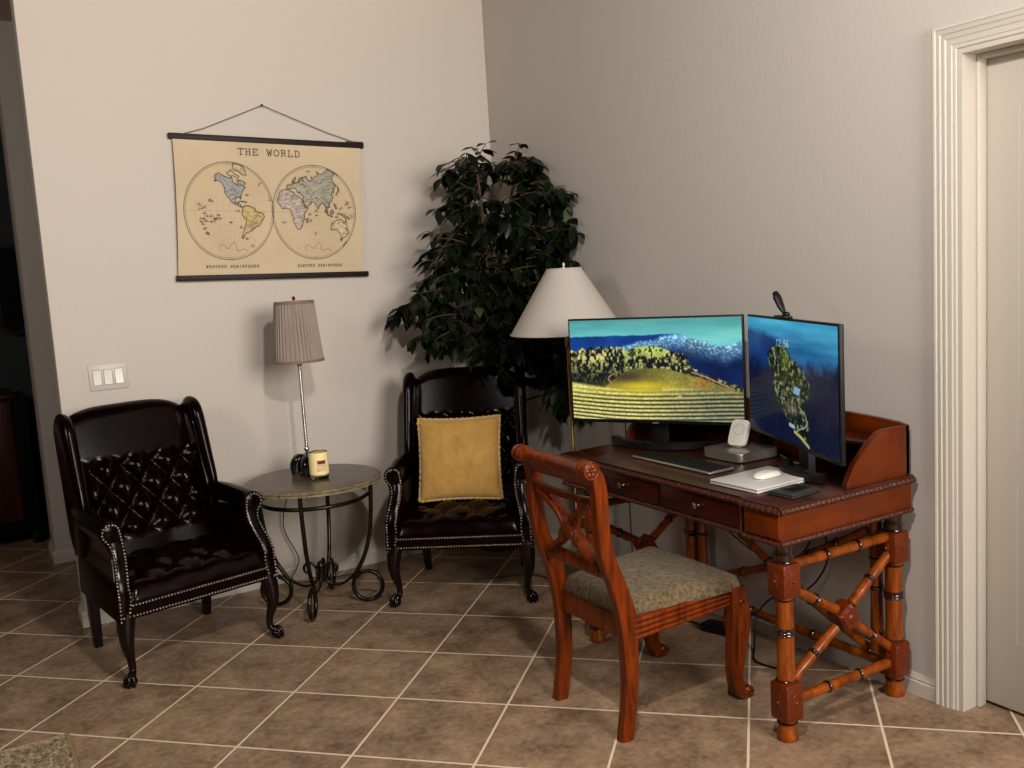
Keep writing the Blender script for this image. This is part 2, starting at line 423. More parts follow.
        bm.faces.new(rows[0]); bm.faces.new(rows[-1][::-1])
        tube(bm, [(s * .298, .088, .586), (s * .298, .093, .586), (s * .298, .104, .586), (s * .299, .18, .590), (s * .297, .30, .594), (s * .282, .42, .597), (s * .262, .53, .60)], [.038, .0425, .044, .044, .043, .041, .038], seg=20)
        finish(bm, 'arm', LEATH, t, sharp=50)
        # nailheads following the front of the arm
        bm = bmn()
        def nail(x, y, z, n=(0, -1, 0)): lathe(bm, [(.0048, -.001), (.0042, .0018), (.002, .003), (0, .0033)], (x, y, z), 6, n)
        def run(pts, step=.0115):
            P = catmull(pts, 12); acc = 0; nail(*P[0])
            for a, b in zip(P, P[1:]):
                acc += (b - a).length
                if acc >= step: nail(*b); acc = 0
        O = [(xo, z, yf) for z, xi, xo, yf in lv]; I = [(xi, z, yf) for z, xi, xo, yf in lv]
        run([(s * (x - .010), y - .001, z) for x, z, y in O[:-1]] + [(s * .312, .0855, .545), (s * (.298 + .033), .0865, .578), (s * (.298 + .025), .0865, .607), (s * .298, .0865, .619), (s * (.298 - .025), .0865, .607), (s * (.298 - .033), .0865, .580), (s * .262, .084, .545)] + [(s * (x + .010), y - .001, z) for x, z, y in I[::-1][1:]])
        finish(bm, 'nail_trim', NAIL, t, sharp=60)
    for z in (.275, .316):
        bm = bmn(); x = -.315
        while x <= .316:
            if z < .3 or abs(x) < .278: lathe(bm, [(.0048, -.001), (.0042, .0018), (.002, .003), (0, .0033)], (x, -.002, z), 6, (0, -1, 0))
            x += .0126
        finish(bm, 'nail_trim', NAIL, t, sharp=60)
    # welt along the bottom edge
    for s in (-1, 1):
        bm = bmn(); cabriole(bm, s * .296, .03, .262, (s * .7, -.7)); finish(bm, 'leg', DWOOD, t, sharp=60)
        bm = bmn(); tube(bm, [(s * .250, .535, .275), (s * .250, .54, .14), (s * .245, .548, .0)], [.045, .040, .032], sec=SQ, up=(0, 1, 0)); finish(bm, 'leg', DWOOD, t)
    return t
GA = 'oxblood leather wing armchairs'
armchair('empty dark oxblood leather wing armchair left of the round table, under the light switches', (-1.905, -.79, 0), math.radians(12), GA)
armchair('dark oxblood leather wing armchair holding the gold cushion in front of the leafy tree', (-.80, -.885, 0), math.radians(-35), GA)

# gold cushion
ca = math.radians(-35)
cu = thing('throw_cushion', 'square gold cushion with ruffled edge leaning on the corner armchair', 'cushion', (-.80 - math.sin(ca) * .30 - .014 * math.cos(ca), -.885 + math.cos(ca) * .30 - .014 * math.sin(ca), .615), ca + .0)
Mc = Matrix.Rotation(math.radians(-17), 3, 'X')
bm = bmn(); HW = .197
def cush(side):
    def f(u, v):
        a, b = u * 2 - 1, v * 2 - 1
        px = a * HW * (1 - .05 * (1 - b * b)) ; pz = b * HW * (1 - .05 * (1 - a * a))
        th = .062 * (max(0, (1 - a * a) * (1 - b * b))) ** .42
        th += .007 * mnoise.noise(Vector((a * 9 + b * 2, b * 7, 3))) * (1 - a * a) * (1 - b * b) + .006 * mnoise.noise(Vector((a * 3, b * 3, side * 4))) * (1 - a * a) * (1 - b * b) - .010 * math.exp(-((a) ** 2 + (b - .1) ** 2) * 14)
        return Mc @ Vector((px, -side * th, pz))
    return f
sheet(bm, cush(1), 36, 36); sheet(bm, cush(-1), 36, 36)
bmesh.ops.remove_doubles(bm, verts=bm.verts, dist=.0006)
finish(bm, 'cushion_body', GOLD, cu, sharp=80)
bm = bmn(); pts = []
for k in range(160):
    t_ = k / 160 * 4; q = int(t_); f_ = t_ - q; e = f_ * 2 - 1
    d = HW * (1 - .05 * (1 - e * e)) + .001
    x, z = [(e * HW, d), (d, -e * HW), (-e * HW, -d), (-d, e * HW)][q]
    pts.append(Mc @ Vector((x, .0035 * math.sin(k * 1.9), z)))
tube(bm, pts, [.0066 + .0022 * math.sin(k * 2.4) for k in range(160)], seg=6, closed=True)
finish(bm, 'ruffled_piping', GOLD2, cu, sharp=80)

# ------------------------------------------------------------------ round iron table
tb = thing('side_table', 'round stone-topped iron side table with scroll feet between the two leather armchairs', 'side table', (-1.300, -.440, 0), math.radians(58))
bm = bmn(); seg = 72; R0 = .322
prof = [(0, .602), (.288, .602), (.300, .600), (.309, .592), (.305, .585), (.308, .578), (.29, .575), (0, .575)]
rings = lathe(bm, prof, seg=seg)
for i, rg in enumerate(rings):
    if len(rg) > 1 and 2 <= i <= 5:
        for k, v in enumerate(rg):
            d = 1 + .012 * mnoise.noise(Vector((k * .55, i * 1.3, 0))); v.co.x *= d; v.co.y *= d
for f_ in bm.faces:
    f_.material_index = 1 if all(.288 <= math.hypot(v.co.x, v.co.y) for v in f_.verts) and max(v.co.z for v in f_.verts) < .6015 else 0
finish(bm, 'table_top', [STONE, STONE2], tb, sharp=30)
bm = bmn(); tube(bm, [(.243 * math.cos(a), .243 * math.sin(a), .512) for a in [k * 2 * PI / 48 for k in range(48)]], .0095, seg=10, closed=True)
finish(bm, 'ring', IRON, tb)
for q in range(4):
    a = q * PI / 2; ca_, sa_ = math.cos(a), math.sin(a)
    P = lambda r, z, o=0: (r * ca_ - o * sa_, r * sa_ + o * ca_, z)
    bm = bmn()
    path = [P(.262, .578), P(.258, .50), P(.252, .42), P(.238, .32), P(.205, .215), P(.165, .145), P(.148, .095)]
    cr, cz, rad = .213, .078, .068
    for k in range(0, 13):
        th = PI + k * (2 * PI * .93) / 12 - .05; path.append(P(cr + rad * math.cos(th), cz + rad * math.sin(th), 0.008 * k / 12))
    tube(bm, path, .0100, seg=10, smooth=3)
    ball(bm, P(cr, .009), .009, 10)
    finish(bm, 'leg', IRON, tb, sharp=60)
    bm = bmn()                                           # inner stay with a small curl
    tube(bm, [P(.165, .145), P(.10, .095), P(.045, .095), P(.018, .13), P(.024, .18), P(.052, .20), P(.076, .184), P(.074, .158), P(.056, .156), P(.055, .170)], [.0065] * 8 + [.006, .005], seg=8, smooth=4)
    finish(bm, 'scroll_stay', IRON, tb, sharp=60)
bm = bmn(); lathe(bm, [(0, .105), (.014, .112), (.022, .135), (.014, .16), (.02, .18), (.014, .2), (0, .21)], seg=14); finish(bm, 'hub', IRON, tb)

# table lamp
tl = thing('table_lamp', 'slim table lamp with taupe pleated shade and twisted rod on the round table', 'lamp', (-1.286, -.343, .602))
bm = bmn()
for k in range(4):                                       # clear-dark glass block base, lobed
    a = PI / 4 + k * PI / 2 + .35
    tube(bm, [(math.cos(a) * .014, math.sin(a) * .014, .082), (math.cos(a) * .040, math.sin(a) * .040, .072), (math.cos(a) * .056, math.sin(a) * .056, .045), (math.cos(a) * .054, math.sin(a) * .054, .004)], [.014, .026, .028, .024], seg=12, smooth=4)
lathe(bm, [(0, .0), (.042, .0), (.056, .01), (.046, .02), (.042, .06), (.022, .088), (0, .092)], seg=20)
finish(bm, 'base', BLACKG, tl, sharp=50)
bm = bmn(); pf = [(0, .08), (.02, .085), (.016, .096), (.007, .106), (.014, .116), (.010, .125)]
z = .125
while z < .50: pf += [(.0062, z), (.0098, z + .0065), (.0062, z + .013)]; z += .0135
pf += [(.006, .505), (.014, .512), (.014, .518), (.005, .525), (.005, .80), (0, .801)]
lathe(bm, pf, seg=14); finish(bm, 'beaded_rod', CHROME, tl, sharp=60)
bm = bmn(); N_ = 168
def shade_ring(r, z, amp, off=0): return [bm.verts.new(((r + amp * (1 if k % 2 else -1) * (.55 + .45 * math.sin(k * 1.7))) * math.cos(2 * PI * k / N_), (r + amp * (1 if k % 2 else -1) * (.55 + .45 * math.sin(k * 1.7))) * math.sin(2 * PI * k / N_), z)) for k in range(N_)]
rs = [shade_ring(.1125, .527, .002), shade_ring(.111, .54, .004), shade_ring(.1, .66, .0045), shade_ring(.089, .79, .0035), shade_ring(.087, .802, .001), shade_ring(.085, .802, 0), shade_ring(.1105, .527, 0)]
for A, B in zip(rs, rs[1:] + rs[:1]):
    for k in range(N_): bm.faces.new((A[k], A[(k + 1) % N_], B[(k + 1) % N_], B[k]))
sh = finish(bm, 'lamp_shade', PLEAT, tl, sharp=80)
bm = bmn()
for r_, z_ in ((.1135, .531), (.0885, .798)):
    if z_ > .7: finish(bm, 'shade_binding', PLEATB, sh); bm = bmn()
    for dz in (-.003, .003): tube(bm, [(r_ * math.cos(a), r_ * math.sin(a), z_ + dz) for a in [k * 2 * PI / 60 for k in range(60)]], .0035, seg=6, closed=True)
for k in range(3): a = k * 2 * PI / 3; tube(bm, [(0, 0, .796), (.086 * math.cos(a), .086 * math.sin(a), .798)], .0018, seg=6)
finish(bm, 'shade_binding', PLEATB, sh)
bm = bmn(); lathe(bm, [(0, .798), (.006, .80), (.004, .808), (.009, .815), (.006, .824), (0, .828)], seg=12); finish(bm, 'finial', BRASS, tl)

# candle jar
cj = thing('candle_jar', 'jar candle with a yellow picture label beside the pleated lamp on the round table', 'candle', (-1.280, -.480, .602), math.radians(-20)); cj.scale = (1.14, 1.14, 1.08)
bm = bmn(); lathe(bm, [(0, .001), (.034, .001), (.037, .006), (.037, .108), (.034, .114), (.0325, .114), (.0325, .012), (0, .011)], seg=32); finish(bm, 'jar', GLASS, cj)
bm = bmn(); lathe(bm, [(0, .0125), (.032, .0125), (.032, .109), (.028, .110), (0, .108)], seg=32); finish(bm, 'wax', WAX, cj)
def cyl_patch(r, a0, a1, z0, z1, m_, name, parent, n=24):
    bm = bmn()
    def f(u, v): a = a0 + (a1 - a0) * u; return (r * math.cos(a), r * math.sin(a), z0 + (z1 - z0) * v)
    def g_(u, v): a = a0 + (a1 - a0) * u; return ((r - .0006) * math.cos(a), (r - .0006) * math.sin(a), z0 + (z1 - z0) * v)
    sheet(bm, f, n, 2); sheet(bm, g_, n, 2); return finish(bm, name, m_, parent)
cyl_patch(.0382, -PI * .99, PI * .5, .020, .1125, LABELC, 'label_wrap', cj, 48)
PIC = mat('label_picture', (210, 168, 130), .6, vary=(60, (240, 210, 160)))
cyl_patch(.0388, -1.75, -.75, .034, .082, PIC, 'label_picture', cj)
cyl_patch(.0393, -1.68, -.85, .066, .080, mat('label_motif', (110, 36, 28), .6, vary=(80, (60, 24, 20))), 'label_motif', cj)

# ------------------------------------------------------------------ wall map
def rasterise(poly, W, H):
    P = np.array(poly, float); x = np.arange(W) + .5; yy = np.arange(H) + .5
    X, Y = np.meshgrid(x, yy); ins = np.zeros((H, W), bool); n = len(P)
    for i in range(n):
        x0, y0 = P[i]; x1, y1 = P[(i + 1) % n]
        if y0 == y1: continue
        c = ((y0 > Y) != (y1 > Y)) & (X < (x1 - x0) * (Y - y0) / (y1 - y0) + x0); ins ^= c
    return ins
def stroke(img, pts, wd, col, a=1.):
    H, W = img.shape[:2]
    for (x0, y0), (x1, y1) in zip(pts, pts[1:]):
        xa, xb = int(max(0, min(x0, x1) - wd - 1)), int(min(W, max(x0, x1) + wd + 2)); ya, yb = int(max(0, min(y0, y1) - wd - 1)), int(min(H, max(y0, y1) + wd + 2))
        if xa >= xb or ya >= yb: continue
        X, Y = np.meshgrid(np.arange(xa, xb) + .5, np.arange(ya, yb) + .5); dx, dy = x1 - x0, y1 - y0; L = dx * dx + dy * dy + 1e-9
        t = np.clip(((X - x0) * dx + (Y - y0) * dy) / L, 0, 1); d = np.hypot(X - x0 - t * dx, Y - y0 - t * dy)
        k = (np.clip(wd / 2 + .5 - d, 0, 1) * a)[..., None]; img[ya:yb, xa:xb] = img[ya:yb, xa:xb] * (1 - k) + np.array(col) * k
GL = {'T': ([[(0, 0), (1, 0)], [(0, 0), (0, .2)], [(1, 0), (1, .2)], [(.5, 0), (.5, 1)], [(.3, 1), (.7, 1)]]),
 'H': ([[(.15, 0), (.15, 1)], [(.85, 0), (.85, 1)], [(.15, .5), (.85, .5)], [(0, 0), (.3, 0)], [(0, 1), (.3, 1)], [(.7, 0), (1, 0)], [(.7, 1), (1, 1)]]),
 'E': ([[(.15, 0), (.15, 1)], [(0, 0), (.9, 0), (.9, .2)], [(0, 1), (.95, 1), (.95, .78)], [(.15, .48), (.65, .48)]]),
 'W': ([[(0, 0), (.27, 1), (.5, .15), (.73, 1), (1, 0)], [(-.08, 0), (.15, 0)], [(.85, 0), (1.08, 0)]]),
 'O': ([[(.5 + .5 * math.sin(a), .5 - .5 * math.cos(a)) for a in [k * PI / 8 for k in range(17)]]]),
 'R': ([[(.15, 0), (.15, 1)], [(0, 0), (.6, 0), (.85, .12), (.85, .36), (.6, .48), (.15, .48)], [(.5, .48), (.95, 1)], [(0, 1), (.3, 1)]]),
 'L': ([[(.2, 0), (.2, 1)], [(0, 0), (.4, 0)], [(0, 1), (.95, 1), (.95, .75)]]),
 'D': ([[(.15, 0), (.15, 1)], [(0, 0), (.55, 0), (.9, .25), (.9, .75), (.55, 1), (0, 1)]]),
 'S': ([[(.9, .25), (.85, .05), (.5, 0), (.12, .08), (.12, .38), (.85, .6), (.88, .92), (.5, 1), (.12, .95), (.1, .72)]]),
 'N': ([[(.12, 1), (.12, 0), (.88, 1), (.88, 0)], [(0, 0), (.12, 0)], [(.76, 0), (1, 0)], [(0, 1), (.25, 1)]]),
 'M': ([[(.1, 1), (.15, 0), (.5, .9), (.85, 0), (.9, 1)], [(0, 1), (.2, 1)], [(.8, 1), (1, 1)]]),
 'I': ([[(.5, 0), (.5, 1)], [(.3, 0), (.7, 0)], [(.3, 1), (.7, 1)]]),
 'P': ([[(.15, 0), (.15, 1)], [(0, 0), (.65, 0), (.88, .12), (.88, .38), (.65, .52), (.15, .52)], [(0, 1), (.3, 1)]]),
 'A': ([[(.05, 1), (.5, 0), (.95, 1)], [(.22, .65), (.78, .65)], [(-.05, 1), (.2, 1)], [(.8, 1), (1.05, 1)]]),
 '1': ([[(.3, .2), (.5, 0), (.5, 1)]]), '2': ([[(.05, .2), (.3, 0), (.75, .05), (.9, .3), (.05, 1), (.95, 1)]]), ':': ([[(.5, .3), (.5, .36)], [(.5, .7), (.5, .76)]]),
 '5': ([[(.9, 0), (.15, 0), (.1, .45), (.6, .4), (.92, .65), (.7, 1), (.1, .95)]]), '6': ([[(.85, .05), (.4, .05), (.1, .55), (.2, .95), (.7, 1), (.92, .7), (.6, .45), (.15, .55)]])}
def write(img, s_, x, y, h, w_, gap, wd, col, a=1.):
    for ch in s_:
        if ch in GL:
            for st in GL[ch]: stroke(img, [(x + p * w_, y + q * h) for p, q in st], wd, col, a)
        x += w_ + gap
    return x
def fnoise(W, H, sc, oct_=4, seed=0, sx=1., sy=1.):
    rng = np.random.RandomState(seed); out = np.zeros((H, W)); amp = 1; tot = 0
    for o in range(oct_):
        gw, gh = max(2, int(W / sc * sx * 2 ** o)) + 2, max(2, int(H / sc * sy * 2 ** o)) + 2
        g = rng.rand(gh, gw); X = np.linspace(0, gw - 1.001, W); Y = np.linspace(0, gh - 1.001, H)
        xi, yi = X.astype(int), Y.astype(int); fx, fy = X - xi, Y - yi; fx = fx * fx * (3 - 2 * fx); fy = fy * fy * (3 - 2 * fy)
        a = g[np.ix_(yi, xi)]; b = g[np.ix_(yi, xi + 1)]; c = g[np.ix_(yi + 1, xi)]; d = g[np.ix_(yi + 1, xi + 1)]
        out += amp * ((a * (1 - fx) + b * fx) * (1 - fy[:, None]) + (c * (1 - fx) + d * fx) * fy[:, None]); tot += amp; amp *= .55
    return out / tot
def picture_mesh(name, img, surf, m_, parent, thick=None):
    """mesh with one vertex per picture sample; img HxWx3 sRGB 0-255, surf(u,v)->xyz, v down"""
    H, W = img.shape[:2]
    u, v = np.meshgrid(np.linspace(0, 1, W), np.linspace(0, 1, H)); co = np.stack(surf(u, v), -1).reshape(-1, 3)
    idx = np.arange(W * H).reshape(H, W); F = np.stack([idx[:-1, :-1], idx[1:, :-1], idx[1:, 1:], idx[:-1, 1:]], -1).reshape(-1, 4)
    me = bpy.data.meshes.new(name); me.from_pydata(co.tolist(), [], F.tolist()); me.update()
    c = np.clip(img, 0, 255) / 255; c = np.where(c <= .04045, c / 12.92, ((c + .055) / 1.055) ** 2.4)
    at = me.color_attributes.new('print', 'FLOAT_COLOR', 'POINT'); at.data.foreach_set('color', np.concatenate([c, np.ones((H, W, 1))], -1).astype(np.float32).ravel())
    me.shade_smooth(); me.materials.append(m_); o = bpy.data.objects.new(name, me); COL.objects.link(o); o.parent = parent
    if thick: md = o.modifiers.new('thickness', 'SOLIDIFY'); md.thickness = thick
    return o
LAND = {
'west': [
 ([(-168,66),(-160,71),(-140,70),(-125,70),(-110,68),(-95,69),(-94,60),(-88,57),(-82,55),(-80,52),(-78,56),(-77,62),(-70,60),(-64,59),(-57,52),(-66,49),(-61,46),(-70,43),(-75,38),(-81,31),(-80,26),(-84,30),(-94,29),(-97,25),(-96,19),(-91,19),(-87,21),(-89,16),(-84,15),(-83,10),(-78,8),(-84,9),(-92,14),(-105,20),(-112,29),(-117,33),(-124,41),(-124,48),(-134,57),(-150,60),(-162,56),(-158,59),(-166,62)], (150,160,170)),
 ([(-80,9),(-72,12),(-62,10),(-52,5),(-50,0),(-40,-3),(-35,-7),(-39,-16),(-42,-23),(-48,-27),(-54,-34),(-58,-39),(-65,-42),(-68,-50),(-69,-55),(-74,-52),(-73,-42),(-71,-30),(-70,-18),(-76,-14),(-81,-5),(-79,1)], (196,172,104)),
 ([(-72,78),(-60,82),(-30,83),(-20,75),(-30,68),(-43,60),(-52,66),(-56,74)], (206,190,150)),
 ([(-120,76),(-90,80),(-80,74),(-64,66),(-72,64),(-85,70),(-110,72)], (190,176,140)),
 ([(-85,22),(-77,21),(-74,20),(-78,20)], (150,130,100)), ([(-74,20),(-68,19),(-72,18)], (150,130,100)),
 ([(-172,-42),(-177,-38),(-174,-36),(-170,-40)], (150,130,100))],
'east': [
 ([(-6,36),(-16,28),(-17,15),(-8,5),(4,6),(9,3),(9,-2),(13,-8),(12,-17),(16,-28),(18,-34),(26,-34),(32,-28),(35,-22),(40,-15),(40,-5),(45,3),(51,11),(43,11),(38,18),(33,28),(25,32),(12,33),(10,37)], (196,180,176)),
 ([(-9,38),(-9,43),(-1,44),(-4,48),(3,51),(8,54),(8,57),(12,55),(20,55),(24,60),(20,64),(12,58),(5,60),(12,66),(25,71),(40,67),(60,69),(68,73),(90,75),(105,78),(120,73),(140,72),(160,70),(179,67),(170,61),(162,57),(158,53),(155,60),(142,59),(136,54),(140,46),(130,43),(127,37),(125,40),(120,38),(122,31),(116,23),(108,21),(109,12),(104,10),(100,13),(103,2),(98,9),(97,17),(90,22),(85,19),(80,12),(77,8),(72,20),(66,25),(57,26),(59,22),(52,16),(44,13),(38,22),(35,28),(36,36),(27,37),(26,41),(20,38),(16,40),(12,44),(8,44),(0,39),(-5,36)], (160,164,150)),
 ([(114,-22),(122,-17),(130,-12),(136,-12),(141,-17),(143,-11),(146,-19),(153,-27),(150,-37),(144,-39),(138,-35),(131,-31),(124,-33),(116,-35)], (206,190,156)),
 ([(95,5),(104,-6),(106,-6),(100,3)], (130,120,96)), ([(109,1),(115,6),(118,1),(115,-4),(110,-3)], (130,120,96)), ([(131,-1),(140,-3),(150,-9),(143,-9),(136,-5)], (140,126,100)), ([(106,-6),(115,-8),(114,-9),(106,-7)], (130,120,96)),
 ([(44,-16),(50,-15),(47,-25),(44,-22)], (150,130,120)), ([(-5,50),(1,52),(-2,57),(-5,58)], (130,126,120)), ([(130,32),(136,35),(141,38),(141,44),(138,38),(132,34)], (140,126,100)), ([(120,18),(122,17),(126,8),(123,8)], (130,120,96)), ([(144,-41),(148,-41),(147,-44)], (150,130,100)), ([(167,-46),(172,-41),(175,-37),(174,-41),(170,-46)], (150,130,100))]}
def glob(lon, lat, lon0):
    la, lo = math.radians(lat), math.radians(((lon - lon0 + 180) % 360) - 180); k = 1 / (1 + math.cos(la) * math.cos(lo) + 1e-6)
    return k * math.cos(la) * math.sin(lo), k * math.sin(la)
def make_map():
    W, H = 480, 318; img = np.ones((H, W, 3)) * np.array((196, 176, 144.)); n = fnoise(W, H, 120, 5, 3)[..., None]; img *= .94 + .12 * n
    ink = (58, 46, 38); X, Y = np.meshgrid(np.arange(W) + .5, np.arange(H) + .5); R = 112
    for key, cx, cy, l0 in (('west', 129, 166, -112), ('east', 350, 166, 68)):
        inside = np.hypot(X - cx, Y - cy) < R
        circ = lambda r: [(cx + r * math.cos(a), cy + r * math.sin(a)) for a in [k * PI / 60 for k in range(121)]]
        img[inside] *= (1.0, .99, .97)
        for lon in range(-90, 91, 15):                    # graticule
            pts = [glob(l0 + lon, la, l0) for la in range(-90, 91, 10)]; stroke(img, [(cx + x * R, cy - y * R) for x, y in pts], .8, (120, 102, 82), .22)
        for lat in range(-75, 76, 15):
            pts = [glob(l0 + lo, lat, l0) for lo in range(-90, 91, 10)]; stroke(img, [(cx + x * R, cy - y * R) for x, y in pts], .8, (120, 102, 82), .22 if lat else .5)
        for poly, col in LAND[key]:
            pp = []
            Q = poly + poly[:1]
            for (a, b), (c, d) in zip(Q, Q[1:]):
                for k in range(4):
                    t_ = k / 4; jx, jy = random.uniform(-.7, .7), random.uniform(-.7, .7); x, y = glob(a + (c - a) * t_ + jx, b + (d - b) * t_ + jy, l0)
                    rr = math.hypot(x, y); s_ = .99 / rr if rr > .99 else 1
                    pp.append((cx + x * s_ * R, cy - y * s_ * R))
            ms = rasterise(pp, W, H) & inside
            nn = fnoise(W, H, 30, 3, len(poly))[..., None]
            img[ms] = (img * .35 + np.array(col) * .6 * (.8 + .4 * nn))[ms]
            stroke(img, pp + pp[:1], 1.8, ink, .85)
            ys, xs = np.nonzero(ms)
            if len(xs) > 250:                             # place names, rivers and borders
                for k in range(len(xs) // 17):
                    i = random.randrange(len(xs)); x, y = xs[i], ys[i]; a = random.choice((0, 0, .3, random.uniform(0, 3))); l_ = random.uniform(2, 6)
                    stroke(img, [(x, y), (x + l_ * math.cos(a), y + l_ * math.sin(a))], .9, ink, random.uniform(.35, .75))
        isl = [(-160, 20), (-155, 19), (-150, -17), (-145, -17), (-140, -9), (-138, -16), (-172, -14), (-178, -18), (-175, -21), (-160, -22), (-170, 7), (-178, 3), (-165, -10), (-158, -10), (-176, -30), (-91, 0), (-80, -34), (-110, -27), (-30, 39), (-25, 16), (-64, 32), (-60, -51), (-36, -54), (-176, -13), (-168, -19), (-152, -22), (-147, -15), (-170, -5), (-180, 10)] if key == 'west' else [(145, 13), (150, 7), (158, 7), (160, -9), (167, -15), (165, -21), (155, -6), (57, -20), (55, -5), (73, 4), (72, -7), (70, -49), (-6, -16), (178, -18), (152, -4), (128, -3), (125, -9), (134, 7), (147, 15), (55, 73), (100, 79), (20, 78)]
        for lo, la in isl:
            for k in range(7):
                x, y = glob(lo + random.uniform(-3.5, 3.5), la + random.uniform(-2, 2), l0)
                if math.hypot(x, y) < .97: x, y = cx + x * R, cy - y * R; stroke(img, [(x - 1.5, y), (x + random.uniform(0, 3.5), y + random.uniform(-1, 1))], 1.2, ink, .7)
        for la0, w0 in ((-68, 60),):
            stroke(img, [(cx + R * x, cy - R * y) for x, y in [glob(l0 + lo, -70 + 5 * math.sin(lo * .11), l0) for lo in range(-w0, w0 + 20, 6)]], 1.1, ink, .6)
        stroke(img, circ(R), 1.5, ink, .85); stroke(img, circ(R - 4), .9, ink, .6)
    write(img, 'THE WORLD', 157, 22, 14, 12.5, 5.6, 2.2, ink, .95)
    write(img, 'WESTERN HEMISPHERE', 68, 291, 5, 4.4, 3, 1.2, ink, .8); write(img, 'EASTERN HEMISPHERE', 300, 291, 5, 4.0, 2.8, 1.2, ink, .8)
    return img
mp = thing('world_map', 'beige scroll map of the world hung on the wall above the pleated lamp', 'map', (-1.226, -.018, 2.170), 0)
mp.rotation_euler = (0, math.radians(2.2), 0)
WM, HM = .912, .645
def msurf(u, v):
    e = (np.abs(u - .5) * 2); pinch = 1 - .012 * np.sin(v * PI) ** .7 + .002 * v
    return (u - .5) * WM * pinch + .0 + (-.010) * v, -.002 - .012 * np.sin(v * PI) * e ** 5, -v * HM
picture_mesh('paper_sheet', make_map(), msurf, painted('old_map_print', .8), mp, .0008)
for nm, z_, xo in (('top_stick', -.002, -.0), ('bottom_stick', -HM, -.006)):
    bm = bmn(); box(bm, (-.473 + xo, -.012, z_ - .013), (.473 + xo, .010, z_ + .013), .003); st = finish(bm, nm, STICKB, mp)
    if nm == 'bottom_stick': st.rotation_euler = (0, math.radians(-.4), 0)
bm = bmn(); tube(bm, [(-.40, -.0, .012), (-.31, -.0, .04), (-.0275 - .006, -.003, .162)], .0018, seg=6); tube(bm, [(-.0335, -.003, .162), (.28, 0, .055), (.435, 0, .012)], .0018, seg=6)
box(bm, (.38, -.012, .010), (.47, -.002, .017), .002)
finish(bm, 'hanging_cord', CORDB, mp)
nl = None
bm = bmn(); lathe(bm, [(0, 0), (.006, .0), (.006, .003), (.0022, .004), (.0022, .022)], (-1.2535, -.0235, 2.334), 10, (0, 1, 0))
tag(finish(bm, 'picture_nail', IRON), 'small nail in the wall holding the map cord', 'nail')

# light switches
sw = thing('light_switch', 'white triple rocker light switch plate on the wall above the left armchair', 'light switch', (-2.061, 0, 1.12))
bm = bmn(); box(bm, (-.081, -.007, -.058), (.081, .0005, .058), .003); finish(bm, 'plate', TRIM, sw)
for k in (-1, 0, 1):
    bm = bmn(); prism(bm, [(-.033, -.008), (.0, -.0075), (.033, -.013), (.033, .0), (-.033, .0)] if k < 1 else [(-.033, -.013), (.0, -.0075), (.033, -.008), (.033, 0), (-.033, 0)], lambda a, b, d: (d, b, a), k * .046 - .0165, k * .046 + .0165, .001)
    finish(bm, 'rocker', WHITE, sw)
    bm = bmn(); box(bm, (k * .046 - .019, -.0075, -.0355), (k * .046 + .019, -.0005, .0355), .0005); finish(bm, 'rocker_frame', mat('rocker_gap', (140, 130, 118), .6) if k == -1 else bpy.data.materials['rocker_gap'], sw)

# ------------------------------------------------------------------ leafy tree
pt = thing('artificial_tree', 'tall dark green silk ficus tree in the corner behind the armchair', 'tree', (-.20, -.19, 0))
bm = bmn()
lathe(bm, [(0, 0), (.12, 0), (.135, .03), (.155, .26), (.162, .28), (.15, .285), (.14, .26), (0, .255)], seg=32); finish(bm, 'pot', BASKW, pt)
bm = bmn()
for k in range(3):
    ph = k * 2 * PI / 3
    tube(bm, [(.02 * math.cos(ph + z * 7) - .03 * z, .02 * math.sin(ph + z * 7) - .05 * z, .24 + z * 1.0) for z in [i / 14 for i in range(15)]] + [(-.06 + .10 * math.cos(ph), -.16 + .08 * math.sin(ph), 1.62), (-.06 + .16 * math.cos(ph), -.2 + .06 * math.sin(ph), 1.96)], [.017] * 15 + [.012, .006], seg=8, smooth=2)
TR = bm
rng = random.Random(11)
lb = bmn()
def leaf(p, d, n, L, mi=0):
    d = d.normalized(); s = d.cross(n)
    if s.length < 1e-3: s = d.cross(Vector((1, .3, .2)))
    s.normalize(); n = s.cross(d)
    prof = [(0, .04), (.22, .62), (.5, 1), (.75, .62), (1, .0)]; wd = L * .235
    c = [lb.verts.new(p + d * (L * t_) - n * (L * .16 * t_ * t_)) for t_, _ in prof]
    for sg in (-1, 1):
        e = [lb.verts.new(p + d * (L * t_) + s * (sg * wd * w_) + n * (wd * .28 * w_) - n * (L * .16 * t_ * t_)) for t_, w_ in prof[1:4]]
        fs_ = [(c[0], c[1], e[0]), (c[1], c[2], e[1], e[0]), (c[2], c[3], e[2], e[1]), (c[3], c[4], e[2])]
        for f_ in fs_: lb.faces.new(f_ if sg > 0 else f_[::-1]).material_index = mi
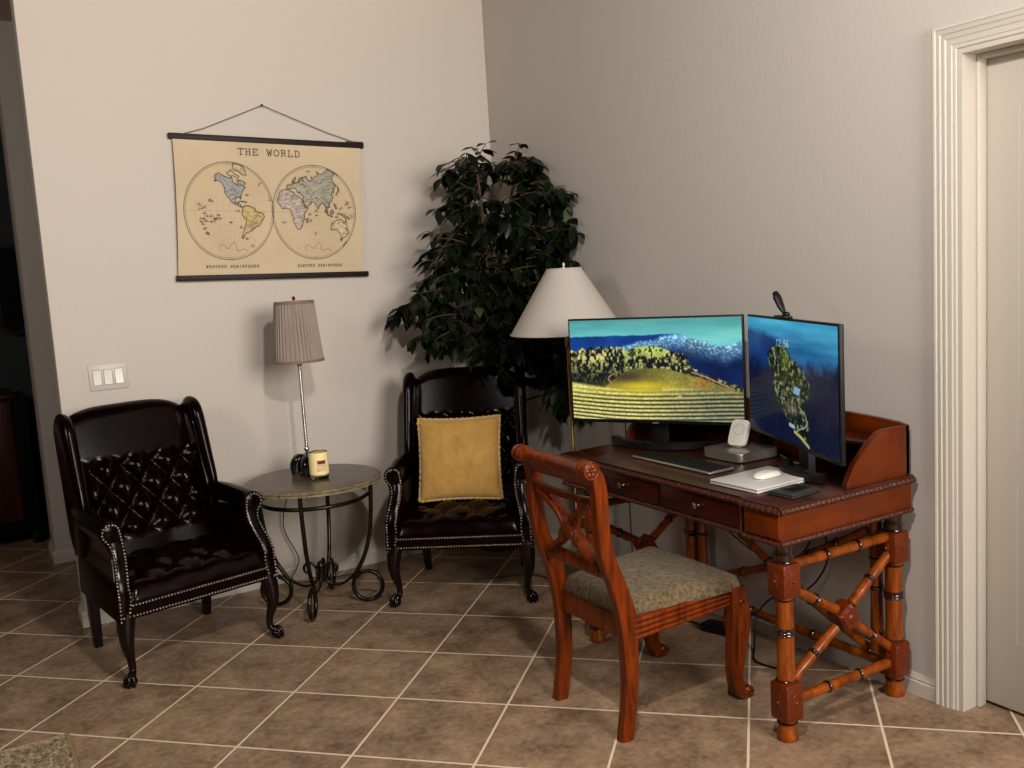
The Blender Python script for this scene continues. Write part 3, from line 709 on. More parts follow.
def twig(p, d, L, nleaf, size=.088):
    """hanging branch with alternate leaves"""
    pts = [p]; q = Vector(p); dd = Vector(d).normalized()
    steps = max(4, int(L / .035))
    for k in range(steps):
        dd = (dd + Vector((0, 0, -.13)) + Vector((rng.uniform(-.12, .12), rng.uniform(-.12, .12), rng.uniform(-.05, .05)))).normalized(); q = q + dd * (L / steps)
        q.x = min(q.x, .165); q.y = min(q.y, .15); pts.append(q.copy())
    tube(TR, pts, [.0035 * (1 - .6 * i / len(pts)) for i in range(len(pts))], seg=5, cap=False)
    for k in range(nleaf):
        i = 1 + int((len(pts) - 1) * (k + .5) / nleaf * .999); b_ = pts[min(i, len(pts) - 1)]
        a = rng.uniform(0, 2 * PI); ld = (dd * .55 + Vector((math.cos(a), math.sin(a), -.75 + rng.uniform(-.2, .4))) * .8)
        L_ = size * rng.uniform(.75, 1.15)
        tip = b_ + ld.normalized() * L_
        if tip.x > .185 or tip.y > .17: continue
        leaf(b_, ld, Vector((rng.uniform(-.4, .4), rng.uniform(-.4, .4), 1)), L_, 1 if rng.random() < .02 else 0)
# branch starts: (x, y, z, direction, length) local to the tree base
CL = [  # clusters: centre, radii, count
 ((-.09, -.17, 1.98), (.08, .10, .04), 16), ((.10, -.24, 1.99), (.07, .09, .05), 18), ((-.13, -.16, 1.86), (.08, .10, .08), 14), ((.08, -.26, 1.86), (.10, .12, .09), 20), ((-.06, -.24, 1.76), (.15, .14, .09), 20), ((.13, -.44, 1.82), (.05, .10, .05), 14),
 ((-.07, -.28, 1.62), (.22, .16, .12), 32), ((.13, -.46, 1.64), (.05, .10, .07), 18), ((-.19, -.14, 1.62), (.08, .08, .06), 12), ((.04, -.38, 1.44), (.18, .16, .12), 40), ((-.18, -.20, 1.45), (.18, .12, .10), 34),
 ((-.33, -.12, 1.34), (.08, .08, .05), 14), ((-.10, -.3, 1.28), (.22, .14, .12), 46), ((.08, -.50, 1.28), (.10, .12, .12), 26), ((-.06, -.38, 1.14), (.2, .1, .06), 30), ((-.28, -.18, 1.20), (.10, .10, .07), 18),
 ((.08, -.46, 1.04), (.12, .12, .12), 44), ((-.02, -.34, 1.0), (.15, .12, .10), 20), ((.09, -.50, .86), (.09, .1, .08), 30)]
for (cx, cy, cz), (rx, ry, rz_), n in CL:
    hub = Vector((-.08, -.2, cz - .05))
    for k in range(n):
        while True:
            v = Vector((rng.uniform(-1, 1), rng.uniform(-1, 1), rng.uniform(-1, 1)))
            if v.length < 1: break
        p = Vector((cx + v.x * rx, cy + v.y * ry, cz + v.z * rz_)); p.x = min(p.x, .155); p.y = min(p.y, .13)
        out = (p - hub); out.z = rng.uniform(-.05, .55) * .3; out += Vector((rng.uniform(-.15, .15), rng.uniform(-.15, .15), 0))
        twig(p, out, rng.uniform(.10, .19), rng.randint(7, 11))
for p0, p1 in [((-.03, -.06, 1.1), (-.33, -.12, 1.36)), ((-.03, -.06, 1.2), (-.28, -.18, 1.22)), ((-.05, -.1, 1.4), (-.19, -.14, 1.64)), ((-.05, -.1, 1.15), (.08, -.50, 1.30)), ((-.05, -.1, 1.4), (.13, -.42, 1.64)), ((-.05, -.1, 1.55), (.12, -.38, 1.82)), ((-.04, -.1, .85), (.08, -.46, 1.06)), ((-.04, -.1, .7), (.09, -.5, .88)), ((-.05, -.1, 1.6), (-.09, -.17, 2.02)), ((-.05, -.1, 1.6), (.07, -.22, 2.04))]:
    a, b_ = Vector(p0), Vector(p1); tube(TR, [a, a.lerp(b_, .5) + Vector((0, 0, .03)), b_], [.008, .006, .004], seg=6, smooth=4)
finish(TR, 'trunk_and_branches', BARK, pt, sharp=70)
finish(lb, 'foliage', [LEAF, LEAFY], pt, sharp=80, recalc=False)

# ------------------------------------------------------------------ floor lamp
fl = thing('floor_lamp', 'brass floor lamp with a wide white cone shade in the corner beside the desk', 'lamp', (-.298, -1.092, 0))
bm = bmn(); lathe(bm, [(0, 0), (.13, 0), (.135, .008), (.12, .02), (.04, .03), (.018, .05), (0, .052)], seg=40); finish(bm, 'base', BRASS, fl)
bm = bmn(); lathe(bm, [(.008, .04), (.008, .35), (.011, .355), (.011, .37), (.0075, .375), (.0075, 1.13), (.014, 1.135), (.014, 1.18), (.018, 1.185), (.018, 1.23), (0, 1.232)], seg=14)
for s in (-1, 1): tube(bm, [(s * .0, 0, 1.18), (s * .04, 0, 1.21), (s * .05, 0, 1.32), (s * .012, 0, 1.475), (0, 0, 1.478)], .002, seg=6, smooth=4)
finish(bm, 'pole', BRASS, fl)
bm = bmn(); seg = 64; rr = [(.253, 1.199), (.077, 1.482), (.074, 1.482), (.249, 1.199)]
rg = [[bm.verts.new((r * math.cos(2 * PI * k / seg), r * math.sin(2 * PI * k / seg), z)) for k in range(seg)] for r, z in rr]
for A, B in zip(rg, rg[1:] + rg[:1]):
    for k in range(seg): bm.faces.new((A[k], A[(k + 1) % seg], B[(k + 1) % seg], B[k]))
fs_ = finish(bm, 'lamp_shade', SHADE, fl)
bm = bmn()
for r_, z_ in ((.252, 1.201), (.077, 1.481)): tube(bm, [(r_ * math.cos(a), r_ * math.sin(a), z_) for a in [k * 2 * PI / 64 for k in range(64)]], .003, seg=6, closed=True)
for k in range(3): a = k * 2 * PI / 3; tube(bm, [(0, 0, 1.478), (.076 * math.cos(a), .076 * math.sin(a), 1.480)], .0018, seg=6)
finish(bm, 'shade_trim', SHADE, fs_)
bm = bmn(); lathe(bm, [(0, 1.478), (.005, 1.48), (.003, 1.49), (.006, 1.50), (0, 1.51)], seg=10); finish(bm, 'finial', WHITE, fl)

# ------------------------------------------------------------------ desk (front faces -x, back against the right wall)
dk = thing('writing_desk', 'red-brown wooden desk with bamboo-turned legs and drawers against the right wall', 'desk', (0, 0, 0))
YL, YR = -1.50, -2.643
bm = bmn()
def dpoly(o, back=-.022):   # plan of the desk with o overhang; recessed middle
    return [(back, YL + o), (-.619 - o, YL + o), (-.619 - o, -1.665 + 0), (-.603 - o, -1.672), (-.603 - o, -2.487), (-.619 - o, -2.494), (-.619 - o, YR - o), (back, YR - o)]
prism(bm, dpoly(0), lambda a, b, d: (a, b, d), .642, .738, 0)
finish(bm, 'carcass', DESKW, dk)
bm = bmn(); prism(bm, dpoly(.012), lambda a, b, d: (a, b, d), .738, .758, .004); finish(bm, 'desk_top', DESKT, dk)
# gadrooned edges: ropes of little lobes
def rope(bm, a, b, r, n_per_m=46):
    a, b = Vector(a), Vector(b); n = max(4, int((b - a).length * n_per_m) * 4); P = [a.lerp(b, i / n) for i in range(n + 1)]
    tube(bm, P, [r * (1 + .16 * math.sin(i * PI / 2)) for i in range(n + 1)], seg=8)
for zz, rr_, o in ((.741, .0105, .012), (.640, .0085, .004)):
    bm = bmn(); pl = dpoly(o)
    for p, q in zip(pl, pl[1:]): rope(bm, (*p, zz), (*q, zz), rr_)
    finish(bm, 'carved_edge', CARVE, dk)
for ya, yb in ((-1.682, -2.070), (-2.080, -2.477)):
    bm = bmn(); box(bm, (-.612, yb, .650), (-.590, ya, .730), .003); d_ = finish(bm, 'drawer', DESKR, dk)
    bm = bmn(); box(bm, (-.6135, yb + .012, .660), (-.611, ya - .012, .720), .001); finish(bm, 'drawer_moulding', DESKR, d_)
    ym = (ya + yb) / 2
    bm = bmn(); lathe(bm, [(.006, 0), (.004, .008), (.010, .013), (.0115, .019), (.007, .024), (0, .025)], (-.6135, ym, .692), 16, (-1, 0, 0)); finish(bm, 'knob', KNOB, d_)
for y in (-1.672, -2.487):
    bm = bmn(); box(bm, (-.629, y - .005 if y < -2 else y - .002, .652), (-.604, y + .002 if y < -2 else y + .005, .728), .001); finish(bm, 'brass_strip', BRASS, dk)
for ya, yb in ((-1.512, -1.655), (-2.505, -2.645)):
    bm = bmn(); box(bm, (-.629, yb, .655), (-.62, ya, .728), .002); finish(bm, 'end_panel', DESKW, dk)
# gallery: curved sides and bowed back
GP = [(-.022, .750), (-.322, .750), (-.322, .772), (-.310, .790), (-.292, .822), (-.252, .858), (-.205, .893), (-.172, .914), (-.14, .920), (-.022, .920)]
for y0_, y1_ in ((YR + .004, YR + .024), (YL - .024, YL - .004)):
    bm = bmn(); prism(bm, GP, lambda a, b, d: (a, d, b), y0_, y1_, .002); finish(bm, 'gallery_side', DESKW, dk)
bm = bmn(); n = 40; poly = [(YR + .004, .75)] + [(YR + .004 + (YL - YR - .008) * k / n, .920 + .028 * math.sin(PI * min(1, k / n * 1.0)) ** .6) for k in range(n + 1)] + [(YL - .004, .75)]
prism(bm, poly, lambda a, b, d: (d, a, b), -.040, -.022, .002); finish(bm, 'gallery_back', DESKW, dk)
for k in range(1, 4):   # pigeonhole shelf under the gallery crest
    pass
bm = bmn(); box(bm, (-.16, YR + .024, .862), (-.04, YL - .024, .872), .002); finish(bm, 'gallery_shelf', DESKW, dk)
def band(c, to, r, b, parent, n=2):
    """raised dark node around a bamboo stem"""
    bm = bmn(); pf = [(r * .9, -b * n)]
    for k in range(n):
        z = -b * n + 2 * b * k
        pf += [(r + b * .3, z + b * .3), (r + b * .9, z + b), (r + b * .3, z + b * 1.7)]
    pf.append((r * .9, b * n)); lathe(bm, pf, c, 20, Vector(to) - Vector(c)); return finish(bm, 'ring', BRING, parent, sharp=60)
def post(x, y, front=True, r=.0285, blocks=True, ztop=.642):
    bm = bmn()
    lathe(bm, [(0, 0), (r + .002, 0), (r + .005, .008), (r + .004, .02), (r, .028), (r - .001, .075)], (x, y, 0), 20)
    lathe(bm, [(r - .001, .185), (r + .001, .20), (r - .002, .26), (r - .001, .345), (r - .001, .37), (r - .002, .42), (r + .001, .455), (r - .001, .47)], (x, y, 0), 20)
    lathe(bm, [(r - .004, .56), (r - .006, .60), (r - .002, ztop)], (x, y, 0), 20)
    lg = finish(bm, 'leg', BAMB, dk, sharp=50)
    for z0, z1 in ((.068, .19), (.462, .568)):
        bm = bmn()
        box(bm, (x - .037, y - .037, z0), (x + .037, y + .037, z1), .0095, 2)
        zc = (z0 + z1) / 2
        for dx, dy in ((-1, 0), (1, 0), (0, -1), (0, 1)):
            ball(bm, (x + dx * .036, y + dy * .036, zc), .016, 10, (.25 if dx else .8, .25 if dy else .8, 1.9)); ball(bm, (x + dx * .039, y + dy * .039, zc), .006, 8)
        finish(bm, 'carved_block', BLOCKW, lg, sharp=30)
    for z, nb in ((.014, 1), (.058, 1), (.196, 1), (.350, 3), (.452, 1)): band((x, y, z), (x, y, z + 1), r, .0045, lg, nb)
    bm = bmn(); lathe(bm, [(r - .004, .568), (r + .004, .572), (r + .001, .58), (r + .004, .586), (r - .002, .60), (r + .001, .62), (r + .005, .638), (r - .004, .642)], (x, y, 0), 20); finish(bm, 'neck', BRING, lg, sharp=60)
for x, y in ((-.568, -2.603), (-.568, -1.60), (-.062, -2.603), (-.062, -1.60)): post(x, y)
for y in (-2.535, -1.668):                                # second, thinner post of the rear clusters
    bm = bmn(); lathe(bm, [(0, .13), (.022, .13), (.022, .20), (.02, .33), (.023, .36), (.02, .39), (.022, .50), (.02, .642), (0, .642)], (-.062, y, 0), 16)
    lg = finish(bm, 'slim_post', BAMB, dk, sharp=50)
    for z, nb in ((.20, 1), (.357, 2), (.46, 1)): band((-.062, y, z), (-.062, y, z + 1), .0215, .0045, lg, nb)
def bar(p0, p1, r=.0165, name='stretcher'):
    p0, p1 = Vector(p0), Vector(p1); bm = bmn(); L = (p1 - p0).length; ax = p1 - p0
    nn = 3; pf = [(0, 0)]
    for i in range(13): t_ = i / 12; pf.append((r * (.92 + .12 * abs(math.cos(t_ * nn * PI))), t_ * L))
    pf.append((0, L)); lathe(bm, pf, p0, 12, ax); st = finish(bm, name, BAMB, dk, sharp=60)
    for t_ in (1 / 3, 2 / 3) if L > .35 else (.5,): band(p0 + ax * t_, p1 + ax, r, .004, st, 2)
for y in (-2.603, -1.60):
    bar((-.535, y, .552), (-.095, y, .552)); bar((-.535, y, .118), (-.095, y, .118))
    bar((-.535, y, .475), (-.345, y, .365), name='diagonal'); bar((-.27, y, .305), (-.09, y, .175), name='diagonal')
    bar((-.545, y, .185), (-.345, y, .305), name='diagonal'); bar((-.27, y, .365), (-.09, y, .49), name='diagonal')
    bm = bmn(); lathe(bm, [(0, -.034), (.040, -.034), (.050, -.022), (.050, .022), (.040, .034), (0, .034)], (-.307, y, .335), 4, (0, 1, 0), rot=.25)
    ball(bm, (-.307, y - .03, .335), .018, 12, (1, .6, 1))
    finish(bm, 'carved_boss', BLOCKW, dk, sharp=30)
xb = -.062
bar((xb, -2.57, .100), (xb, -1.63, .100)); bar((xb, -2.50, .545), (xb, -2.12, .33), name='diagonal'); bar((xb, -2.03, .30), (xb, -1.66, .16), name='diagonal'); bar((xb, -2.50, .13), (xb, -2.12, .28), name='diagonal'); bar((xb, -2.03, .33), (xb, -1.66, .545), name='diagonal')
bm = bmn(); lathe(bm, [(0, -.028), (.036, -.028), (.044, -.018), (.044, .018), (.036, .028), (0, .028)], (xb, -2.075, .305), 4, (1, 0, 0)); finish(bm, 'carved_boss', BLOCKW, dk, sharp=30)

# ------------------------------------------------------------------ desk chair (faces +x)
dc = thing('desk_chair', 'cherry wood side chair with scrolled crest, crossed splat and olive seat at the desk', 'chair', (-.72, -2.09, 0))
X0 = .72; YN, YF = -.213, .158; YC = (YN + YF) / 2; HY = (YF - YN) / 2
def bpost(y, side):
    bm = bmn()
    pts = [(-.972, .0), (-.953, .10), (-.943, .20), (-.943, .33), (-.950, .41), (-.975, .50), (-1.008, .59), (-1.024, .68), (-1.026, .77), (-1.030, .83), (-1.045, .872), (-1.068, .892)]
    wd = [.046, .047, .050, .056, .062, .056, .050, .047, .046, .046, .042, .036]
    tube(bm, [(x + X0, y - side * .012 * (1 - min(1, z / .3)) * 0, z) for x, z in pts], [(.036, w_) for w_ in wd], smooth=4, sec=SQ, up=(0, 1, 0) if False else None)
    bm.free(); bm = bmn()
    P = catmull([(x + X0, y, z) for x, z in pts], 4)
    rr = []
    for i in range(len(wd) - 1):
        for k in range(4): rr.append(wd[i] + (wd[i + 1] - wd[i]) * k / 4)
    rr.append(wd[-1])
    rings = []
    for i, p in enumerate(P):
        t_ = (P[min(i + 1, len(P) - 1)] - P[max(0, i - 1)]).normalized(); a = Vector((t_.z, 0, -t_.x))
        rings.append([bm.verts.new(p + a * (sx * rr[i]) + Vector((0, sy * .038, 0))) for sx, sy in SQ])
    for A, B in zip(rings, rings[1:]):
        for k in range(8): bm.faces.new((A[k], A[(k + 1) % 8], B[(k + 1) % 8], B[k]))
    bm.faces.new(rings[0]); bm.faces.new(rings[-1][::-1])
    finish(bm, 'back_leg', CHERRY, dc, sharp=28)
bpost(YN, -1); bpost(YF, 1)
cx, cz = -1.066 + X0, .886
bm = bmn()                                               # scrolled crest rail
pf = [(0, -.024), (.022, -.024), (.028, -.020), (.030, -.012), (.028, -.006), (.025, .002), (.029, .007), (.029, .026), (.024, .032), (.022, .038)]
pf = [(r, z - HY) for r, z in pf] + [(.023, 0)] + [(r, HY - z) for r, z in pf[::-1]]
lathe(bm, pf, (cx, YC, cz), 24, (0, 1, 0))
prism(bm, [(cx - .012, cz), (cx + .02, cz), (cx + .037, .83), (cx + .025, .825)], lambda a, b, d: (a, d, b), YN + .01, YF - .01)
cr = finish(bm, 'crest_rail', CHERRY, dc, sharp=40)
for s in (-1, 1):
    bm = bmn(); yy = YC + s * (HY + .024)
    for k in range(6): a = k * PI / 3; ball(bm, (cx + .013 * math.cos(a), yy, cz + .013 * math.sin(a)), .0075, 8, (1, .5, 1))
    ball(bm, (cx, yy, cz), .007, 8, (1, .8, 1)); tube(bm, [(cx + .026 * math.cos(a), yy, cz + .026 * math.sin(a)) for a in [k * PI / 12 for k in range(24)]], .003, seg=6, closed=True)
    finish(bm, 'rosette', BLOCKW, cr)
def rail(z, x, h, d, sag=0, name='back_rail'):
    bm = bmn(); P = [(x + X0, YC + t_, z - sag * (1 - (t_ / HY) ** 2)) for t_ in [-HY + 2 * HY * k / 10 for k in range(11)]]
    tube(bm, P, [(d, h)] * 11, sec=SQ, up=(0, 0, 1)); return finish(bm, name, CHERRY, dc, sharp=30)
rail(.782, -1.030, .020, .024, .010); rail(.548, -.997, .044, .022, .0)
bm = bmn()                                               # crossed splat: two arcs back to back plus carved centre
def arc(yc, sgn):
    P = []
    for k in range(13):
        a = (k / 12 - .5) * 2; P.append((-1.026 + .028 * (1 - (a + 1) / 2) + X0, yc + sgn * (.018 + .130 * (1 - math.cos(a * PI / 2))) - 0, .664 + a * .108))
    tube(bm, P, [(.018, .044)] * 13, sec=SQ, up=(1, 0, 0))
arc(YC, 1); arc(YC, -1)
sp = finish(bm, 'crossed_splat', CHERRY, dc, sharp=30)
bm = bmn(); ball(bm, (-1.014 + X0 - .012, YC, .664), .030, 16, (.45, 1.1, 1.1))
for s in (-1, 1):
    for q in (-1, 1): ball(bm, (-1.014 + X0 - .01, YC + s * .04, .664 + q * .034), .02, 10, (.45, .8, 1.3))
finish(bm, 'carved_rosette', BLOCKW, sp)
bm = bmn()                                               # seat rails, reeded on the outer sides
prism(bm, [(-.955, YN + .010), (-.955, YF - .010), (-.905, YF - .010), (-.905, YN + .010)], lambda a, b, d: (a + X0, b, d), .322, .392)
prism(bm, [(-.520, YN - .01), (-.520, YF + .01), (-.472, YF + .01), (-.472, YN - .01)], lambda a, b, d: (a + X0, b, d), .330, .395)
for s in (-1, 1):
    yb_ = YN if s < 0 else YF; yf_ = s * .225; yb_ += s * .012
    ya = lambda x, o=0: yb_ + (yf_ - yb_) * (x + .94) / .44 - s * o
    A = [bm.verts.new((x + X0, ya(x, o), z)) for x, z, o in ((-.94, .318, 0), (-.50, .338, 0), (-.50, .395, 0), (-.94, .392, 0), (-.94, .318, .03), (-.50, .338, .03), (-.50, .395, .03), (-.94, .392, .03))]
    for f_ in ((0, 1, 2, 3), (7, 6, 5, 4), (0, 4, 5, 1), (3, 2, 6, 7), (1, 5, 6, 2), (0, 3, 7, 4)): bm.faces.new([A[q] for q in f_])
    for k in range(4): tube(bm, [(-.93 + X0, ya(-.93), .328 + k * .0185), (-.50 + X0, ya(-.5), .345 + k * .0155)], .0085, seg=8)
finish(bm, 'seat_rail', CHERRY, dc, sharp=40)
bm = bmn()
def seatf(u, v):
    x = -.945 + .475 * u; wv = .205 + .035 * smooth01(u * 1.2); k_ = v * 2 - 1; y = -wv if False else (-.205 - .035 * smooth01(u * 1.2)) * (1 - v) + (.152 + .088 * u) * v
    e = min(1, u / .07, (1 - u) / .07) if True else 1; e2 = min(1, (1 - abs(v * 2 - 1)) / .10); e = math.sqrt(max(0, 1 - (1 - min(1, e)) ** 2)) ; e2 = math.sqrt(max(0, 1 - (1 - e2) ** 2))
    return (x + X0, y, .392 + .048 * e * e2 + .022 * math.sin(PI * u) * (1 - (v * 2 - 1) ** 2))
g = sheet(bm, seatf, 30, 30)
bot = [bm.verts.new((v.co.x, v.co.y, .388)) for v in (g[0][0], g[30][0], g[30][30], g[0][30])]; bm.faces.new(bot)
finish(bm, 'seat', SEATF, dc, sharp=80)
for s, name in ((-1, 'near'), (1, 'far')):
    y = s * .222; bm = bmn()
    pts = [(-.497, .400), (-.496, .345), (-.488, .30), (-.490, .24), (-.500, .17), (-.508, .10), (-.503, .055), (-.487, .024), (-.470, .020)]
    wd = [.058, .064, .086, .080, .066, .052, .046, .040, .034]
    P = catmull([(x + X0, y, z) for x, z in pts], 4); rr = []
    for i in range(len(wd) - 1):
        for k in range(4): rr.append(wd[i] + (wd[i + 1] - wd[i]) * k / 4)
    rr.append(wd[-1]); rings = []
    for i, p in enumerate(P):
        t_ = (P[min(i + 1, len(P) - 1)] - P[max(0, i - 1)]).normalized(); a = Vector((t_.z, 0, -t_.x))
        rings.append([bm.verts.new(p + a * (sx * rr[i]) + Vector((0, sy * (.040 + .012 * (p.z > .25)), 0))) for sx, sy in SQ])
    for A, B in zip(rings, rings[1:]):
        for k in range(8): bm.faces.new((A[k], A[(k + 1) % 8], B[(k + 1) % 8], B[k]))
    bm.faces.new(rings[0]); bm.faces.new(rings[-1][::-1])
    lathe(bm, [(0, -.024), (.016, -.024), (.021, -.02), (.021, .02), (.016, .024), (0, .024)], (-.462 + X0, y, .024), 16, (0, 1, 0))
    lf = finish(bm, 'front_leg', CHERRY, dc, sharp=28)
    bm = bmn()                                            # carved leaf and spiral
    for k in range(4): ball(bm, (-.452 + X0 + .004 * (k == 1), y, .325 - k * .026), .015, 8, (.6, 1, 1))
    for sy in (-1, 1):
        tube(bm, [(-.492 + X0 + (.015 - .0009 * k) * math.cos(k * .55), y + sy * .0275, .345 + (.015 - .0009 * k) * math.sin(k * .55)) for k in range(15)], .0035, seg=6)
        tube(bm, [(-.462 + X0 + (.014 - .0009 * k) * math.cos(k * .55), y + sy * .0245, .024 + (.014 - .0009 * k) * math.sin(k * .55)) for k in range(14)], .003, seg=6)
        tube(bm, [(-.505 + X0, y + sy * .024, .28), (-.51 + X0, y + sy * .0215, .18), (-.515 + X0, y + sy * .0205, .08)], .004, seg=6)
        tube(bm, [(-.48 + X0, y + sy * .024, .28), (-.492 + X0, y + sy * .0215, .18), (-.50 + X0, y + sy * .0205, .08)], .004, seg=6)
    finish(bm, 'leg_carving', CHERRY, lf, sharp=60)

# ------------------------------------------------------------------ monitors
def landscape():
    W, H = 420, 248; u, v = np.meshgrid(np.linspace(0, 1, W), np.linspace(0, 1, H)); n1 = fnoise(W, H, 60, 5, 5); n2 = fnoise(W, H, 18, 3, 6); n3 = fnoise(W, H, 7, 3, 8, 1.3, .8); ns = fnoise(W, H, 60, 3, 9, .35, 3); n4 = fnoise(W, H, 3.5, 2, 12)
    C = lambda *c: np.array(c, float); S_ = lambda x, w_=.012: np.clip(x / w_ + .5, 0, 1)
    img = np.ones((H, W, 3)) * C(118, 208, 204); img = img * (1 - .22 * S_(.10 - v, .2)[..., None]) + (ns[..., None] - .5) * C(70, 46, 34)
    def lay(mask, col): nonlocal img; m_ = np.clip(mask, 0, 1)[..., None]; img = img * (1 - m_) + np.clip(col, 0, 255) * m_
    r1 = .168 - .03 * u + .02 * (n2 - .5); lay(S_(v - r1) * S_(.645 - u, .06), C(18, 62, 140) * (.7 + .5 * n1[..., None]) + C(0, 20, 36) * (ns[..., None] - .3))
    r2 = np.where(u < .62, .155 + .38 * (.62 - u), .155 + .13 * np.clip((u - .62) / .28, 0, 1) - .05 * np.clip((u - .9) / .1, 0, 1)) + .05 * (n2 - .5)
    fog = np.clip((v - r2) / .20, 0, 1)[..., None]; spk = (np.clip(n4 * 2.2 - .9, 0, 1) * (1 - fog[..., 0]) ** 1.2)[..., None]
    lay(S_(v - r2, .03), (C(96, 150, 186) * (1 - fog) + C(14, 34, 84) * fog) * (.62 + .7 * n1[..., None]) + C(150, 150, 130) * spk)
    hill = .265 + 2.4 * (u - .48) ** 2 * (u < .48) + 3.6 * (u - .48) ** 2 * (u >= .48) + .02 * (n2 - .5)
    yg = C(176, 178, 70) * (.55 + .8 * n2[..., None]) * (1 - .75 * (n3 < .42)[..., None]) + C(10, 24, 26)
    lay(S_(v - hill) * S_(.56 - v) * (u > .28), yg)
    ridge = np.abs(np.sin(u * 52 + 3 * n2)) ** .6
    def tree(f): return C(206, 190, 104) * np.clip((n3 - .44) * 4.2, 0, 1)[..., None] * f + C(16, 24, 24)
    tl_ = .31 - .05 * ridge + .05 * np.clip(.16 - u, 0, 1) * 4 + .22 * np.clip(u - .27, 0, 1)
    lay(S_(v - tl_) * S_(.345 - u + .05 * (n2 - .5), .02) * S_(.68 - v), tree(np.clip(1.25 - (v - .3) * 3.2, .05, 1)[..., None]))
    t2 = .40 - .04 * ridge - .05 * np.exp(-((u - .62) / .05) ** 2) + .02 * (n2 - .5)
    lay(S_(v - t2) * S_(u - .34, .02) * S_(.70 - u, .03) * S_(.54 + .25 * (u - .5) - v, .02), tree(.85))
    lay(S_(v - (.49 + .60 * (u - .70)) + .03 * (n2 - .5), .02) * (u > .66), C(34, 40, 26) + C(120, 110, 60) * np.clip((n3 - .5) * 4, 0, 1)[..., None])
    f1 = .485 + 2.2 * np.clip(.40 - u, 0, 1) ** 1.5 + .62 * np.clip(u - .56, 0, 1) ** 1.15
    lay(S_(v - f1), C(142, 136, 62) * (.65 + .5 * n1[..., None]) * (.8 + .4 * n4[..., None]))
    lay(S_(v - f1) * np.exp(-((u - .34) ** 2 / .012 + (v - .59) ** 2 / .008)), C(62, 50, 46) * (.7 + .6 * n4[..., None]))
    f2 = .655 + .05 * np.sin((u - .12) * 5) * (u < .55) + .12 * np.clip(u - .5, 0, 1); b = np.clip((v - .64) / .36, 0, 1)[..., None]
    yy = np.clip(v - .05 * np.sin(u * 3.4 + .2) - .10 * np.clip(u - .5, 0, 1) ** 1.3, 0, 2); rw = (.5 + .5 * np.sin(2 * PI * 19 * yy ** 1.45 + .9 * n1))[..., None]
    rt = np.clip((u - .42) / .4, 0, 1)[..., None]
    base = C(226, 214, 112) * (1 - rt) + C(150, 150, 98) * rt; base = base * (.75 + .5 * n4[..., None]); base = base * (1 - .80 * (1 - rw) ** 1.4 * np.clip(b * 2.4, 0, 1)) + C(6, 8, 22) * b
    lay(S_(v - f2, .03), base)
    lay(.85 * np.exp(-(((u - .42) ** 2) / .035 + ((v - .665) ** 2) / .0035)), C(232, 208, 48)); lay(.8 * np.exp(-(((u - .78) ** 2) / .0022 + ((v - .625) ** 2) / .0016)), C(184, 116, 56) * (.6 + .8 * n4[..., None]))
    stroke(img, [(W * a, H * b_) for a, b_ in ((.72, .525), (.80, .57), (.88, .635), (.95, .69))], 3, (196, 150, 124), .85); stroke(img, [(W * a, H * b_) for a, b_ in ((.265, .535), (.235, .565), (.228, .60), (.245, .635), (.242, .66))], 3.2, (186, 128, 96), .9)
    for a, b_ in ((.735, .505), (.68, .49), (.87, .61), (.64, .76)): stroke(img, [(W * a, H * b_), (W * a + 5, H * b_)], 4, (224, 196, 186), .85)
    return img
